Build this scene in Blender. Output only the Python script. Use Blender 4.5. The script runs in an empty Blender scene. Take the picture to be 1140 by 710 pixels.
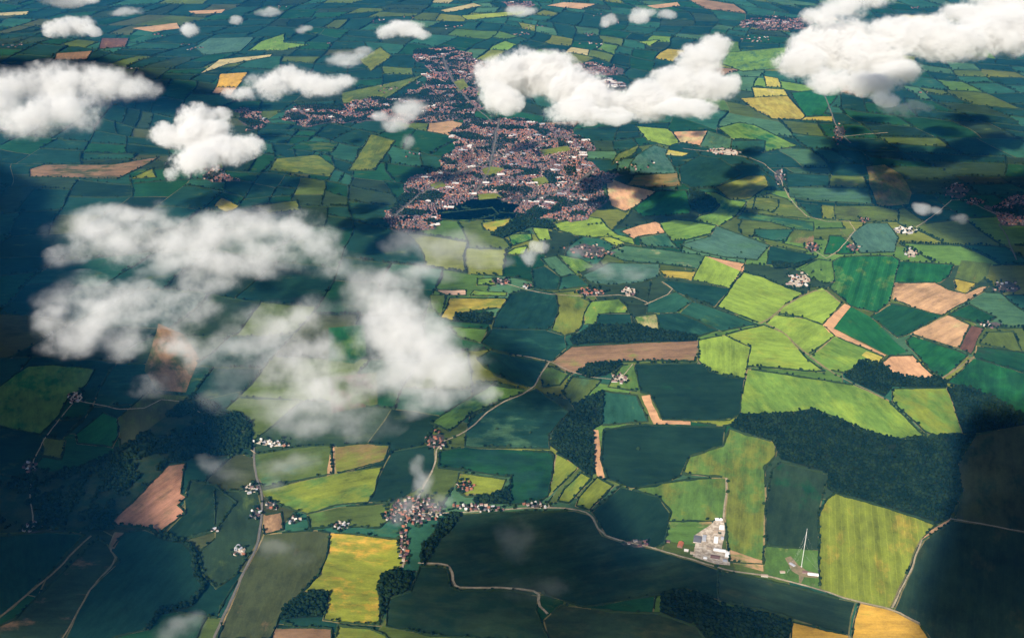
import bpy, bmesh, math, random
import numpy as np
from mathutils import Vector, noise as mnoise
random.seed(7)
rng = np.random.default_rng(7)
R = math.radians

# ---------------------------------------------------------------- colours (albedo)
COL = {
 'lime': (0.165, 0.232, 0.030), 'limey': (0.20, 0.235, 0.030), 'grass': (0.068, 0.125, 0.024),
 'grassl': (0.105, 0.178, 0.028), 'emer':  (0.014, 0.078, 0.020), 'emerd': (0.011, 0.046, 0.016),
 'dark':  (0.010, 0.026, 0.013), 'darkg': (0.020, 0.036, 0.016), 'teal': (0.020, 0.066, 0.036),
 'teald': (0.010, 0.034, 0.021), 'tealg': (0.046, 0.098, 0.044), 'tealb': (0.050, 0.102, 0.066),
 'olive': (0.118, 0.130, 0.020), 'oliveg': (0.064, 0.088, 0.018), 'olived':(0.045, 0.052, 0.018),
 'olivey': (0.145, 0.168, 0.020), 'gold':  (0.420, 0.240, 0.035), 'goldo': (0.260, 0.200, 0.030),
 'tan':   (0.370, 0.220, 0.110), 'peach': (0.420, 0.230, 0.115), 'brown': (0.180, 0.105, 0.055),
 'brownd':(0.100, 0.048, 0.030), 'redb':  (0.300, 0.145, 0.085), 'straw': (0.330, 0.270, 0.120),
 'yellow':(0.330, 0.280, 0.050), 'pink':  (0.330, 0.210, 0.140), 'olib': (0.150, 0.105, 0.035),
}
# nick | colour | row strength | patch colour | patch amount | outline
FIELDS = """
big emerald streaked field|emer|1.2|grass|.34|927,291 935,287 957,285 994,285 1001,291 995,315 991,335 976,348 947,341 923,320 929,313
large lime pasture below the pale farmstead|lime|.25|limey|.3|828,303 849,309 875,320 894,327 873,339 862,351 847,360 799,342 813,321
lime paddock with a tan top edge|lime|.3|straw|.1|784,285 829,294 813,320 770,312
tan stubble strip above the lime paddock|peach|.2|straw|.2|784,285 829,294 826,301 800,292
lime field with one dark corner tree|lime|.3|limey|.2|915,320 937,338 916,362 897,355 875,350 866,350 875,338
lime field shaped like a sail|lime|.3|limey|.3|864,351 897,356 916,364 929,374 900,395 875,372 853,360
wide lime field with a straw lower edge|lime|.2|limey|.35|850,362 873,373 899,400 918,414 832,408 836,387 807,373
square lime field left of the lime group|lime|.5|grassl|.2|778,379 808,375 835,388 830,409 829,421 813,421 790,414 777,402
lime field with a bright yellow corner|grassl|.4|lime|.4|930,375 983,397 978,406 959,404 940,416 923,412 903,397
bright yellow crop corner above the small wood|yellow|.3|grassl|.2|964,391 982,397 977,405 959,396
emerald strip field under the tan headland|emer|.4|grass|.25|947,341 969,353 1009,392 990,396 959,380 928,366
tan headland beside the emerald strip|peach|.1|straw|.3|940,338 947,341 928,366 986,395 983,397 922,370 917,362
dark emerald wedge below the tan field|emerd|.5|emer|.3|970,353 992,338 1020,344 1049,352 1012,372 999,376
big tan ploughed field with a tail|tan|.5|brown|.35|994,316 1041,315 1057,323 1075,327 1094,319 1101,319 1094,326 1055,347 1048,350 1021,342 994,333
emerald field above the tan field|emer|.6|emerd|.35|1002,293 1062,295 1055,309 1046,315 996,314
olive field with pink building plots|oliveg|.3|brown|.25|1070,290 1104,293 1100,307 1087,316 1062,310
gold brown triangle field|goldo|.2|oliveg|.3|1062,310 1086,316 1075,325 1064,322
deep green diamond field|emerd|.4|emer|.3|1055,351 1078,339 1110,354 1094,362
tan field with one dark side|tan|.4|straw|.3|1013,372 1053,353 1080,362 1068,388
dark chocolate ploughed strip|brownd|.4|brown|.2|1080,362 1095,366 1081,395 1068,388
emerald field right of the grass track|emer|.5|emerd|.4|1008,379 1016,374 1064,390 1078,396 1050,421 1039,415 1011,385
peach bare field beside the small wood|peach|.25|tan|.25|981,406 990,398 1016,396 1043,422 1018,421 995,418 990,410
long lime meadow above the big wood|lime|.2|grassl|.55|832,411 880,418 920,424 950,429 988,446 1028,485 1000,489 965,481 935,467 905,456 870,461 824,461 826,440
lime meadow with a straw streak|grassl|.2|olivey|.5|993,433 1054,432 1062,450 1071,482 1046,486 1030,481 993,447
long emerald field at the right edge|emer|.5|emerd|.5|1055,426 1084,399 1145,417 1145,466 1117,449 1082,433
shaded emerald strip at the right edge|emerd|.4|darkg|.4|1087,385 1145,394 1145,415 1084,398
small olive field below the grey sheds|oliveg|.3|olived|.3|1100,370 1128,369 1138,392 1091,383
striped yellow green field with rounded corner|olivey|.8|goldo|.3|930,549 994,568 1042,585 1025,602 990,677 952,670 912,655 911,571 920,555
dark green field behind the mast|darkg|.4|emerd|.3|870,515 922,528 917,546 910,573 911,613 853,608 852,563 860,523
grass paddock around the mast|grass|.1|straw|.2|852,609 911,615 912,655 850,640
olive meadow right of the farm lane|olive|.5|grass|.5|812,478 831,484 863,493 864,507 852,520 850,563 849,628 812,625 808,580 809,532 760,527 767,509 805,496
olive meadow left of the farm lane|olive|.3|grass|.55|762,534 807,532 806,577 793,580 745,581 748,570 733,553 705,546 712,543
brown and green garden plot beside the barns|grass|.5|tan|.35|743,582 795,582 793,594 772,608 739,601
bare brown plot right of the barns|tan|.3|grass|.4|813,612 849,624 849,636 812,625
dark green five sided field|dark|.3|darkg|.2|690,543 705,546 731,554 749,575 739,606 728,610 676,597 659,570
dark green field with a round tree|dark|.3|emerd|.15|671,479 719,473 807,477 805,495 769,507 757,530 731,543 702,544 676,534 669,510
tan strip beside the dark field|peach|.1|brown|.2|659,479 666,479 667,508 673,534 664,532 661,505
dark green field with a tan corner|dark|.3|emerd|.25|705,406 782,405 792,414 830,423 822,462 812,468 738,468 724,439 713,436
tan L shaped strip|peach|.1|brown|.2|714,440 722,439 727,452 735,467 770,469 770,473 728,472 722,460
olive strip under the dark field|olivey|.1|grass|.3|772,471 819,465 821,472 802,475
golden wheat field at the lower edge|gold|.3|goldo|.3|957,671 994,680 1024,695 1037,716 946,716
golden wheat wedge at the lower edge|gold|.3|goldo|.3|883,692 944,707 944,716 880,716
long dark strip field below the farm road|darkg|.4|olived|.3|800,634 952,669 946,706 906,696 868,684 800,668
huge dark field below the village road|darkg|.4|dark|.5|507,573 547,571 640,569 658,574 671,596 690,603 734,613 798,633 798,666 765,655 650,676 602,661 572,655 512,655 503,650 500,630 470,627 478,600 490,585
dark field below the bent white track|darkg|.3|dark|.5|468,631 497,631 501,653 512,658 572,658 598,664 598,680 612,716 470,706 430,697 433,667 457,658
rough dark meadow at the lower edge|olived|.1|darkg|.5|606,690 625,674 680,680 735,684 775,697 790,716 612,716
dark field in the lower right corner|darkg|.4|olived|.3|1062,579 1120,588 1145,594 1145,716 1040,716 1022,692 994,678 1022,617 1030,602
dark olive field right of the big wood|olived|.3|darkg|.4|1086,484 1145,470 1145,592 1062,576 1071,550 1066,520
tan sliver beside the lower right lane|tan|.1|brown|.2|1059,576 1050,587 1027,602 1024,600 1037,590
long brown streaked field|brown|.6|olive|.35|614,403 636,386 691,383 776,381 777,387 773,403 734,402 696,403 689,403 648,411 636,417
olive meadow with a bumpy right edge|olive|.3|grass|.35|619,326 643,324 647,332 658,336 650,351 648,363 642,370 629,374 614,368 621,349
green field with an orange corner|grassl|.2|gold|.3|660,336 689,333 698,342 700,348 667,350 663,362 651,361 651,349
dark teal paddock under the green field|teald|.2|teal|.3|668,351 703,349 704,362 665,362
square straw and green field|grass|.2|straw|.4|706,353 730,350 734,368 712,364
dark teal field above the long wood|teald|.3|teal|.4|732,350 756,349 799,368 777,375 763,373 736,368
teal field with a white lane along its top|teal|.3|teald|.3|721,338 752,325 771,336 753,348 720,349
teal field with a bright patch|teal|.3|grass|.25|771,337 799,345 842,361 803,369 756,348
dark teal field below the olive strip|teald|.3|teal|.3|737,314 746,313 811,320 796,342 772,333 753,323
olive gold strip between teal fields|goldo|.3|olive|.4|734,301 775,303 771,311 741,309
wide grey green pasture|tealg|.3|straw|.25|672,282 696,274 727,277 782,285 777,299 734,294 696,291
teal pasture under a thin cloud veil|tealb|.2|tealg|.3|648,307 679,293 734,296 734,308 715,315 681,318 657,315
slanting grey green pasture|tealg|.4|teal|.3|602,289 619,285 641,306 624,309
small bright paddock below the veiled village|grass|.3|lime|.3|622,284 648,289 663,297 643,306
dark teal field left of the slanting pasture|teald|.3|teal|.3|592,300 608,297 622,310 621,323 594,322
small teal triangle field|teal|.3|teald|.3|623,311 643,308 657,319 622,322
big deep teal field|teald|.3|teal|.3|569,327 592,323 618,324 622,341 617,362 608,368 573,367 548,366 553,351
deep teal field above the crossroads|teald|.3|teal|.35|548,368 608,369 631,376 630,387 612,403 580,396 550,390 535,382
deep teal field left of the crossroads|teald|.3|darkg|.3|545,391 576,397 609,404 600,420 594,433 574,427 552,418 530,400
round olive paddock by the crossroads|oliveg|.2|grass|.4|600,414 614,408 633,417 623,429 604,431
dull olive field with a hedge below|oliveg|.3|tealg|.3|626,436 637,420 669,424 649,447 638,453
blue green square field|teal|.3|grass|.2|671,436 709,440 722,470 670,474
small grass field round the brick farm|grass|.2|olive|.3|692,407 703,406 712,437 676,431
broad green field with two lone trees|tealg|.3|teald|.6|549,453 593,435 604,438 633,459 611,484 611,500 518,498 518,479 523,465
veiled green field beside the lane|grass|.2|teal|.4|480,470 545,430 590,434 547,450 520,463 500,480
long dark green field above the village|emerd|.3|teald|.5|489,503 518,499 611,503 617,508 611,553 599,559 568,563 569,530 563,531 511,523 488,520
bright paddock in front of the dark copse|olivey|.2|brown|.35|511,527 523,528 563,534 557,552 518,553 508,544
first lime strip beside the middle wood|olivey|.2|grass|.4|620,505 645,520 611,553 616,524
second lime strip beside the middle wood|olivey|.2|grass|.4|647,527 658,533 633,560 621,558 629,544
third lime strip beside the middle wood|olivey|.2|grass|.4|664,534 682,542 656,568 641,563 645,553
veiled olive field beside the country road|oliveg|.3|tealg|.4|282,506 327,499 368,496 370,527 294,543 284,525
narrow tan strip between olive fields|tan|.1|brown|.2|367,497 372,498 372,527 363,530
brown gold field below the cloud|olib|.3|olive|.5|373,497 409,494 433,496 427,514 373,527
bright yellow green meadow below the cloud|olivey|.3|grass|.4|291,547 373,529 426,520 416,547 409,559 375,562 342,573 315,563 294,553
dark teal field left of the village|dark|.3|teald|.3|435,503 483,494 484,518 471,540 437,561 411,559 423,530
olive green field left of the village|oliveg|.2|grass|.4|344,575 378,564 437,563 433,580 423,587 397,587 366,587 344,588
tan corner beside the country road|brown|.2|tan|.4|293,573 314,570 316,590 294,595
dark olive meadow right of the country road|olived|.3|brown|.25|296,596 351,590 367,593 363,622 354,642 334,663 312,684 300,712 242,712 268,645 288,606
golden field with orange stubble patches|gold|.4|olivey|.60|369,593 453,601 450,628 430,637 420,652 424,667 423,696 360,691 367,663 356,659 337,659 357,638 365,615
brown field at the lower edge|brown|.3|olib|.3|303,700 370,700 370,716 298,716
olive field at the lower edge|olive|.3|grass|.4|377,696 413,700 430,707 436,716 374,716
reddish bare field with a jagged edge|redb|.5|brown|.45|126,580 150,557 172,534 187,519 207,516 203,535 201,549 208,553 198,562 207,571 175,595 162,587 132,585
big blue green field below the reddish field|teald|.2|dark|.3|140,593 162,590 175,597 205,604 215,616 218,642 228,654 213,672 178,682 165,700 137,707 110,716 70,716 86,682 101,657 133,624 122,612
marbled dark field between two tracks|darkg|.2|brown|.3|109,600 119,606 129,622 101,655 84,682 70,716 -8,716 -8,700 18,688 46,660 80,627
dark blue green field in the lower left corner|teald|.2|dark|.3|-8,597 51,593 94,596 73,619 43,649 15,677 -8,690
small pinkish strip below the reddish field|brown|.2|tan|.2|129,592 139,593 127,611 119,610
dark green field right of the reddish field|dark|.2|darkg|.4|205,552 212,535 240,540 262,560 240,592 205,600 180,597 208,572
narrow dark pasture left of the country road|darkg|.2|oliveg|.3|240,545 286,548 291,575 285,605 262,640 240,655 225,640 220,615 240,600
glowing green field at the left edge|grass|.2|emer|.4|32,408 59,406 106,411 96,429 76,444 66,462 44,484 -8,473 -8,436 16,418
emerald patch above the blue wood|emer|.2|emerd|.3|115,460 131,466 131,485 124,498 87,494 85,484
olive square at the left|oliveg|.2|olived|.3|48,488 74,490 70,511 47,508
brown field glimpsed through the cloud|olived|.3|brown|.5|176,360 205,372 222,400 214,417 207,437 174,434 160,414 170,384
dull brown slope below the cloud gap|olived|.3|oliveg|.4|132,466 165,437 210,441 205,470 160,490 133,498
gold olive field with a dark hedge below|goldo|.4|olive|.4|501,332 564,333 561,342 518,348 504,358 491,354
narrow lime strip below the hamlet|grassl|.2|olive|.3|527,324 564,326 563,330 523,329
small lime square left of the hamlet|grassl|.2|olive|.3|532,311 553,310 551,318 531,318
pink soil strip beside the cloud edge|pink|.2|brown|.2|484,323 519,323 519,329 497,329
green slope at the cloud edge|grass|.3|emer|.3|498,364 543,367 534,381 514,378
olive paddock at the cloud edge|oliveg|.2|grass|.4|479,329 496,330 490,351 479,342
emerald gap field inside the cloud|emer|.2|grass|.4|366,365 405,362 408,395 395,405 366,402
brown gap field inside the cloud|oliveg|.2|brownd|.5|365,420 420,415 420,450 370,460
lime field below the town edge|grassl|.2|teal|.4|490,238 548,232 555,239 521,247 489,245
olive lime field below the town|goldo|.2|lime|.4|535,249 569,243 564,254 552,259 539,256
bright green meadow below the town|grassl|.2|emer|.4|566,262 591,261 592,267 571,274
lime triangle with orchard rows|lime|.2|olive|.3|592,254 610,252 614,267 601,270
small lime strip beside the little bright cloud|lime|.1|grass|.3|573,277 587,274 583,284 562,284
straw playing field at the town edge|goldo|.2|olive|.2|502,226 523,225 523,231 500,232
gold playing field at the town edge|goldo|.2|olive|.2|543,228 575,226 569,232 541,233
long lime field right of the town|lime|.3|grass|.3|616,250 654,242 669,244 677,254 688,262 704,266 707,273 695,271 680,264 663,265 640,262 622,257
small lime wedge below the long lime field|limey|.2|lime|.3|668,265 677,262 697,270 686,275
peach triangle field right of the town|peach|.2|tan|.2|691,258 711,251 729,247 734,249 741,260 716,263 705,265
grey teal field below the peach triangle|tealg|.2|teal|.4|712,265 741,262 755,277 731,275 713,273
bright green field with a straw lip|grassl|.3|emer|.25|735,248 751,245 769,247 797,252 790,261 765,267 749,268 742,258
broad grey teal field|tealb|.2|tealg|.4|757,273 790,264 799,254 857,274 842,290 808,287 777,281
lime crescent field|grassl|.2|emer|.4|786,215 797,215 813,223 831,225 820,240 801,252 772,246 779,241 794,237 801,230
deep green field above the town lane|emer|.2|emerd|.4|731,214 763,212 770,233 767,239 716,242 703,233
tan quarry field at the town edge|peach|.1|straw|.4|672,196 698,206 729,212 712,226 697,236 680,230 676,214
dull brown strip above the quarry field|olib|.2|tealg|.4|707,196 754,193 758,207 730,210 698,208
olive shield shaped field|olive|.3|goldo|.35|797,209 833,196 852,196 856,207 834,222 813,221
moated olive square|olivey|.1|olive|.3|841,220 866,222 866,231 860,237 838,233
olive triangle round the moated square|oliveg|.1|olive|.4|836,221 857,216 876,222 901,244 827,237
green strip below the olive triangle|teal|.2|grass|.4|826,239 905,248 906,258 886,256 858,248 820,244
mottled green and pink allotment field|teal|.2|pink|.2|841,256 883,256 874,269 860,268 839,263
brown market garden field|oliveg|.2|brown|.4|887,256 905,258 905,272 878,270
thin olive strip beside the allotments|oliveg|.1|olive|.3|844,265 896,277 899,281 859,274
dark teal field above the pale farmstead|teald|.3|teal|.3|859,275 910,286 889,295 853,295
grass triangle with small trees|grass|.2|grassl|.3|890,300 911,289 925,292 927,313 918,316 900,309
blue teal field left of the sheds|tealb|.2|oliveg|.2|945,262 965,249 988,249 1000,265 995,281 958,282
emerald yard field|emer|.2|brown|.2|924,263 937,264 953,274 951,283 917,283 922,270
long grey teal rectangle|tealg|.3|tealb|.4|876,209 967,210 971,228 899,224 878,219
dark teal rectangle above the grey one|teald|.3|teal|.3|875,193 924,196 922,208 876,207
dull brown rectangle above the grey one|oliveg|.3|brown|.3|924,196 961,197 967,209 922,208
small olive rectangle|olive|.2|oliveg|.4|914,229 928,230 930,245 915,244
dim olive strip left of the sheds|oliveg|.3|olived|.4|930,231 977,230 1000,235 1000,247 956,247 932,246
dim teal triangle|teald|.2|teal|.3|887,226 912,230 914,246 905,243
golf course ground|olib|.1|oliveg|.5|965,186 985,184 1005,196 1015,215 1012,228 975,228 968,205
golden olive field under the right cloud|goldo|.3|yellow|.4|823,110 877,107 897,130 892,134 860,133 840,123
pale yellow field under the right cloud|yellow|.3|straw|.3|837,98 873,100 878,107 840,109
pale yellow wedge under the right cloud|yellow|.2|straw|.3|850,85 867,88 870,98 853,97
wide lime field between two clouds|grassl|.2|tealg|.4|800,60 877,53 867,77 827,80 805,72
deep green field below the right cloud|emer|.3|emerd|.3|880,104 940,97 917,127 927,130 898,129
yellow strip below the deep green field|goldo|.2|yellow|.3|893,131 927,130 927,136 892,135
tan square with a straight lower edge|peach|.2|straw|.4|748,147 788,146 779,163 757,159
grey olive field beside the tan square|tealg|.2|olive|.3|790,148 815,155 813,166 800,168 781,164
lime hill field|grassl|.2|emer|.4|800,143 823,137 840,140 888,163 850,170 852,157 817,156
teal lower hill field|teal|.2|grass|.3|815,158 851,158 849,171 813,168
bright lime strip right of the main cloud|lime|.2|grassl|.3|708,141 744,144 757,160 744,163 721,157
small yellow wedge field|yellow|.2|straw|.3|742,167 768,171 760,175 741,173
wide teal field above the quarry|tealb|.2|teal|.4|709,173 728,162 741,165 740,174 756,191 701,194 700,186
dull olive wedge right of the town|oliveg|.2|olive|.4|680,184 687,172 712,162 706,172
deep blue teal field|teald|.2|teal|.3|756,186 779,174 801,177 827,193 795,207 769,210 758,203
olive slope left of the town|oliveg|.2|olive|.5|388,190 413,150 440,157 417,190
pale olive field far left of the town|olive|.2|oliveg|.4|400,67 423,53 437,63 413,80
long olive strip left of the town|oliveg|.2|olive|.4|380,104 447,90 474,83 430,110 380,116
bright orange field|gold|.2|peach|.3|245,83 277,81 264,98 240,98
pale orange strip below the bright orange field|peach|.1|straw|.3|239,100 264,100 257,107 235,104
brown field under the small left cloud|brown|.2|brownd|.3|63,60 103,57 97,67 60,68
dark brown field at the upper left|brownd|.2|brown|.3|113,43 144,43 140,53 110,55
tan strip at the upper left|tan|.1|olive|.2|147,32 197,26 200,32 170,36
grey teal oval field|tealb|.2|tealg|.3|217,53 234,43 284,42 267,58 227,62
pale lime field at the upper left|grassl|.2|straw|.3|290,47 317,38 316,48 344,50 317,57 277,57
straw strip at the upper left|straw|.1|olive|.2|222,83 244,67 304,61 300,64 254,72
long dark brown field at the left|olived|.2|brown|.55|33,189 50,184 127,184 177,175 167,182 130,200 90,199 33,198
dull olive wedge at the left|olive|.2|oliveg|.3|144,200 170,188 174,198
broad olive field above the veil|oliveg|.2|olive|.5|307,177 354,173 374,187 367,197 300,190
dim green strip above the veil|emerd|.2|oliveg|.4|320,167 337,158 377,160 370,170
yellow field above the veil|goldo|.2|olive|.3|237,230 247,220 267,230 253,238
olive lime field above the veil|olive|.2|grassl|.3|281,230 330,224 334,234 300,238
far straw strip near the left corner|straw|.1|olive|.2|-6,15 33,13 30,17 -6,19
far tan strip near the top|tan|.1|olive|.2|210,13 250,11 247,15 215,16
far straw wedge near the top|straw|.1|olive|.2|490,12 527,4 537,7 497,15
far tan wedge near the top|tan|.1|straw|.2|607,7 627,3 664,5 647,11
far lime strip near the top|limey|.1|straw|.3|513,18 587,12 580,17 520,23
far tan strip right of the top|tan|.1|straw|.2|720,7 754,3 757,7 730,10
far lime wedge near the small clouds|lime|.1|grass|.2|710,47 734,45 724,52
""".strip().split('\n')

WOODS = """
small wood with a long tail|940,420 958,402 983,406 991,415 1014,421 1046,421 1055,427 1054,432 993,431 984,442 961,431
dark wood at the right edge|1054,433 1080,432 1109,445 1140,463 1150,472 1087,482 1071,483 1062,450
great dark wood right of the mast|822,464 870,462 905,458 935,469 965,483 1000,491 1028,488 1071,485 1085,485 1066,520 1070,550 1057,576 1044,584 994,567 927,548 920,543 923,526 870,512 860,492 831,483 812,476
dark wood at the lower edge|735,662 760,658 780,663 803,674 860,688 881,694 878,716 790,716 775,695 735,683
dark oval copse by the brick farm|641,416 653,406 689,404 690,409 674,419 655,422
middle wood beside the lime strips|618,481 635,460 669,455 671,473 660,479 661,520 659,532 647,524 621,503 611,496
long narrow wood above the brown field|634,378 660,364 703,363 734,369 763,372 777,376 776,380 691,382 637,384
dark copse beside the golden field|311,684 336,664 353,660 367,664 358,688 313,691
blue dark wood below the cloud|95,520 150,490 215,440 282,470 280,505 207,514 187,517 150,555 124,580 128,590 95,594 60,588 70,560
scattered wood at the left edge|-8,536 40,528 95,520 70,560 62,588 40,592 -8,594
dark copse behind the village green|525,556 560,549 568,538 570,562 530,562
copse beside the gold olive field|507,351 532,350 548,349 548,362 506,359
dark round copse left of the lime crescent|767,212 783,216 799,228 795,235 779,239 770,233
hedge wood below the pale lime field|858,293 888,296 908,289 888,299 862,300
tree belt left of the crossroads|637,452 650,447 672,436 672,455 640,460
town edge wood|576,244 612,248 616,256 590,254 560,266 545,262 566,252
winding tree belt round the big blue green field|165,586 178,594 205,600 216,612 221,640 230,654 216,674 196,682 178,686 168,702 164,698 176,681 212,670 225,654 215,642 211,616 203,605 176,599
dark shelter belt below the village|482,600 488,580 506,572 512,576 500,592 488,602 474,630 468,628 470,606
tree clump beside the golden field|424,640 448,634 458,640 456,658 434,666 426,690 424,668 421,652
""".strip().split('\n')

# nick | width m | colour | polyline
ROADS = """
bent white farm track|8|lane|466,627 496,627 502,633 504,650 513,655 572,655 600,660 598,672 610,684
country road left of the golden fields|8|road|282,498 284,525 291,548 292,575 287,605 268,643 245,695 236,716
village road to the barns|7|lane|470,571 507,572 547,569 600,565 640,567 657,572 670,594 690,602 735,612 797,632 850,641 912,656 952,669 994,679 1024,694
farm lane to the barns|6|lane|808,532 806,580
pale lane in the lower right|6|lane|1057,577 1120,588 1146,593
lane along the striped field|5|lane|1027,602 1022,617 992,677
grass track through the emerald fields|9|track|1083,399 1050,421
road below the right cloud|8|road|915,95 917,104 927,130 934,147 947,160
farm track below the right cloud|7|lane|935,153 965,150 988,148
lane from the village to the crossroads|6|lane|449,632 452,600 455,572 470,545 484,520 486,495 520,480 550,452 593,434 601,418 612,403
lane right of the crossroads|5|lane|612,403 596,399 574,395
track beside the big blue green field|5|track|66,716 86,682 101,656 131,623 120,610 128,594
double track in the lower left|7|track|-8,694 43,653 76,622 101,597
blue lane through the wood|6|road|185,512 213,486 237,463
road at the right edge|7|road|1112,250 1120,262 1132,290
white lane between teal fields|5|lane|718,340 752,325 738,314
pale track through the lime fields|6|track|846,360 862,351 875,339 914,320 937,338
town high street|8|road|440,240 470,215 505,196 545,180 590,162 640,150
town cross street|7|road|525,222 540,200 548,178 552,150 556,134
town ring road|9|road|664,187 640,206 600,222 560,225
road through the north of the town|8|road|548,136 520,112 500,85 492,60
lane between the middle villages|5|lane|560,315 600,327 655,331 700,328 721,338
lane past the red farmstead|5|lane|904,278 925,291 960,247 905,247 880,225 868,198
lane up to the lane village|5|lane|868,198 845,178 806,171 760,166
lane to the shaded hamlets|5|lane|1008,262 1040,240 1066,218 1110,240
lane through the far left woods|5|lane|284,505 240,470 190,440 150,460 84,446
lane to the far left cottages|4|lane|84,446 50,486 34,520 36,588
lane past the brick farm|4|lane|612,403 650,420 689,424 704,406
hedged track below the lime fields|6|track|853,361 875,372 900,397 922,413 947,426 988,446
""".strip().split('\n')

# nick | cx cy rx ry (px) | count | palette | layout
HAMLETS = """
the cloud veiled village at the road junction|464 569 28 15|64|mix
the row of cottages right of the village|532 566 28 4|22|mixw
the orchard houses left of the village|438 574 9 9|9|mix
the straggling end of the village road|599 563 16 3|9|mixw
the houses down the village lane|450 608 5 22|18|mix
the paddock hamlet above the cottage row|518 542 10 5|11|red
the upper end of the village|486 490 14 10|14|red
the roadside houses below the five sided field|708 606 16 5|5|mix
the hamlet beside the country road|284 572 6 6|6|mixw
the yard beside the tan corner|303 563 9 5|5|mix
the small farm among dark trees|328 580 7 4|4|pale
the farm above the golden field|381 586 10 4|7|pale
the terrace below the thin veil|303 494 21 4|12|white
the cottages in the dark pasture|266 614 8 6|6|white
the lone white farm left of the road|239 591 4 2|3|white
the white farm beside the veil|280 545 8 6|6|pale
the brick farm beside the oval copse|689 422 9 5|8|pale
the red roofed village by the olive meadow|657 326 15 4|22|red
the dark hamlet above the straw square|701 325 8 5|7|pale
the hamlet above the gold olive field|558 314 10 4|10|mix
the hamlet in dark trees|588 320 5 3|6|mixw
the village under the thin veil|655 280 28 8|30|mix
the pale farmstead above the lime fields|889 312 14 8|20|white
the red farmstead beside the market garden|904 276 8 6|12|red
the farm above the emerald field|950 276 7 5|7|red
the long grey sheds|1008 257 12 4|12|grey
the small red farm left of the grey sheds|962 246 7 3|6|red
the blue shaded hamlet|868 198 7 9|12|mixw
the dark hamlet above the tan field|1014 282 6 6|8|pale
the scattered shaded village|1066 214 16 8|16|mixw
the red terrace in the shade|1085 226 10 4|14|red
the lane houses near the chocolate strip|1103 362 12 4|7|mixw
the shaded hamlet at the right edge|1118 320 18 7|12|mixw
the farm at the cloud edge|84 443 8 6|9|white
the far left cottages|34 520 8 7|7|mixw
the cottages above the lower left field|36 588 14 6|7|mixw
the lane village below the tan square|806 170 22 4|20|white
the roadside farms below the right cloud|934 150 7 12|12|red
""".strip().split('\n')
SOLO = [(875,350),(900,403),(906,397),(892,413),(901,414),(908,415),(917,417),(930,419),(936,421),(553,479),(590,483),(547,497),(566,498),(590,499),
 (655,251.5),(659,251),(664,250.5),(669,250),(535,459),(541,456),(548,453),(526,465),(710,501),(825,282),(914,302),(905,304),(810,537),(810,549),(850,562),(851,599),(851,610),
 (797,632),(805,640),(985,445),(992,451),(1004,460),(1014,470),(1024,480),(1030,485),(1021,404),(1031,412),(1044,420),(990,398),(1000,396),(1016,374),(1022,378),(1067,387),(1077,394),
 (777,388),(776,396),(737,402),(745,403),(720,402),(753,403),(790,412),(812,420),(820,421),(997,336),(1050,352),(1057,349),(970,354),(1009,392),(995,320),(857,519),(867,508),(919,545),(927,547)]
# ---------------------------------------------------------------- camera
W0, H0 = 1140.0, 710.0
CAMZ, PITCH, FPX = 2400.0, R(27.5), 1222.0
sc = bpy.context.scene
col = sc.collection
cam_d = bpy.data.cameras.new('camera'); cam = bpy.data.objects.new('camera', cam_d); col.objects.link(cam)
cam.location = (0, 0, CAMZ); cam.rotation_euler = (R(90) - PITCH, 0, 0)
cam_d.sensor_width = 36; cam_d.lens = 36 * FPX / W0
cam_d.clip_start = 1; cam_d.clip_end = 200000
sc.camera = cam
SP, CP = math.sin(PITCH), math.cos(PITCH)

def ray(x, y):
    dx, dy = (x - W0 / 2) / FPX, (H0 / 2 - y) / FPX
    return Vector((dx, CP + dy * SP, -SP + dy * CP))          # depth 1 along the axis
def at(x, y, z=0.0):
    d = ray(x, y); t = (z - CAMZ) / d.z
    return Vector((d.x * t, d.y * t, z)), t
def g(x, y):
    p, _ = at(x, y); return (p.x, p.y)
def proj(X, Y, Z=0.0):
    dep = Y * CP + (CAMZ - Z) * SP
    up = Y * SP - (CAMZ - Z) * CP
    return W0 / 2 + FPX * X / dep, H0 / 2 - FPX * up / dep, dep
def wob(x, y):
    n1 = mnoise.noise_vector(Vector((x / 130, y / 130, 3.1))); n2 = mnoise.noise_vector(Vector((x / 38, y / 38, 9.7)))
    return x + n1.x * 6 + n2.x * 2.2, y + n1.y * 7 + n2.y * 2.2

def tag(o, label=None, cat=None, group=None, kind=None):
    if label: o['label'] = label
    if cat: o['category'] = cat
    if group: o['group'] = group
    if kind: o['kind'] = kind
    return o
def mesh(name, v, f, mats, parent=None, idx=None, loc=None, smooth=False):
    me = bpy.data.meshes.new(name)
    if isinstance(v, np.ndarray):
        f = np.asarray(f, dtype=np.int32); k = f.shape[1]
        me.vertices.add(len(v)); me.vertices.foreach_set('co', v.astype(np.float32).ravel())
        me.loops.add(f.size); me.loops.foreach_set('vertex_index', f.ravel())
        me.polygons.add(len(f))
        me.polygons.foreach_set('loop_start', np.arange(0, f.size, k, dtype=np.int32))
        me.polygons.foreach_set('loop_total', np.full(len(f), k, dtype=np.int32))
    else:
        me.from_pydata(v, [], f)
    for m in (mats if isinstance(mats, (list, tuple)) else [mats]): me.materials.append(m)
    if idx is not None: me.polygons.foreach_set('material_index', np.asarray(idx, dtype=np.int32))
    if smooth: me.polygons.foreach_set('use_smooth', [True] * len(me.polygons))
    me.update(calc_edges=True); me.validate()
    o = bpy.data.objects.new(name, me); col.objects.link(o)
    if parent: o.parent = parent
    if loc: o.location = loc
    return o
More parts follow.
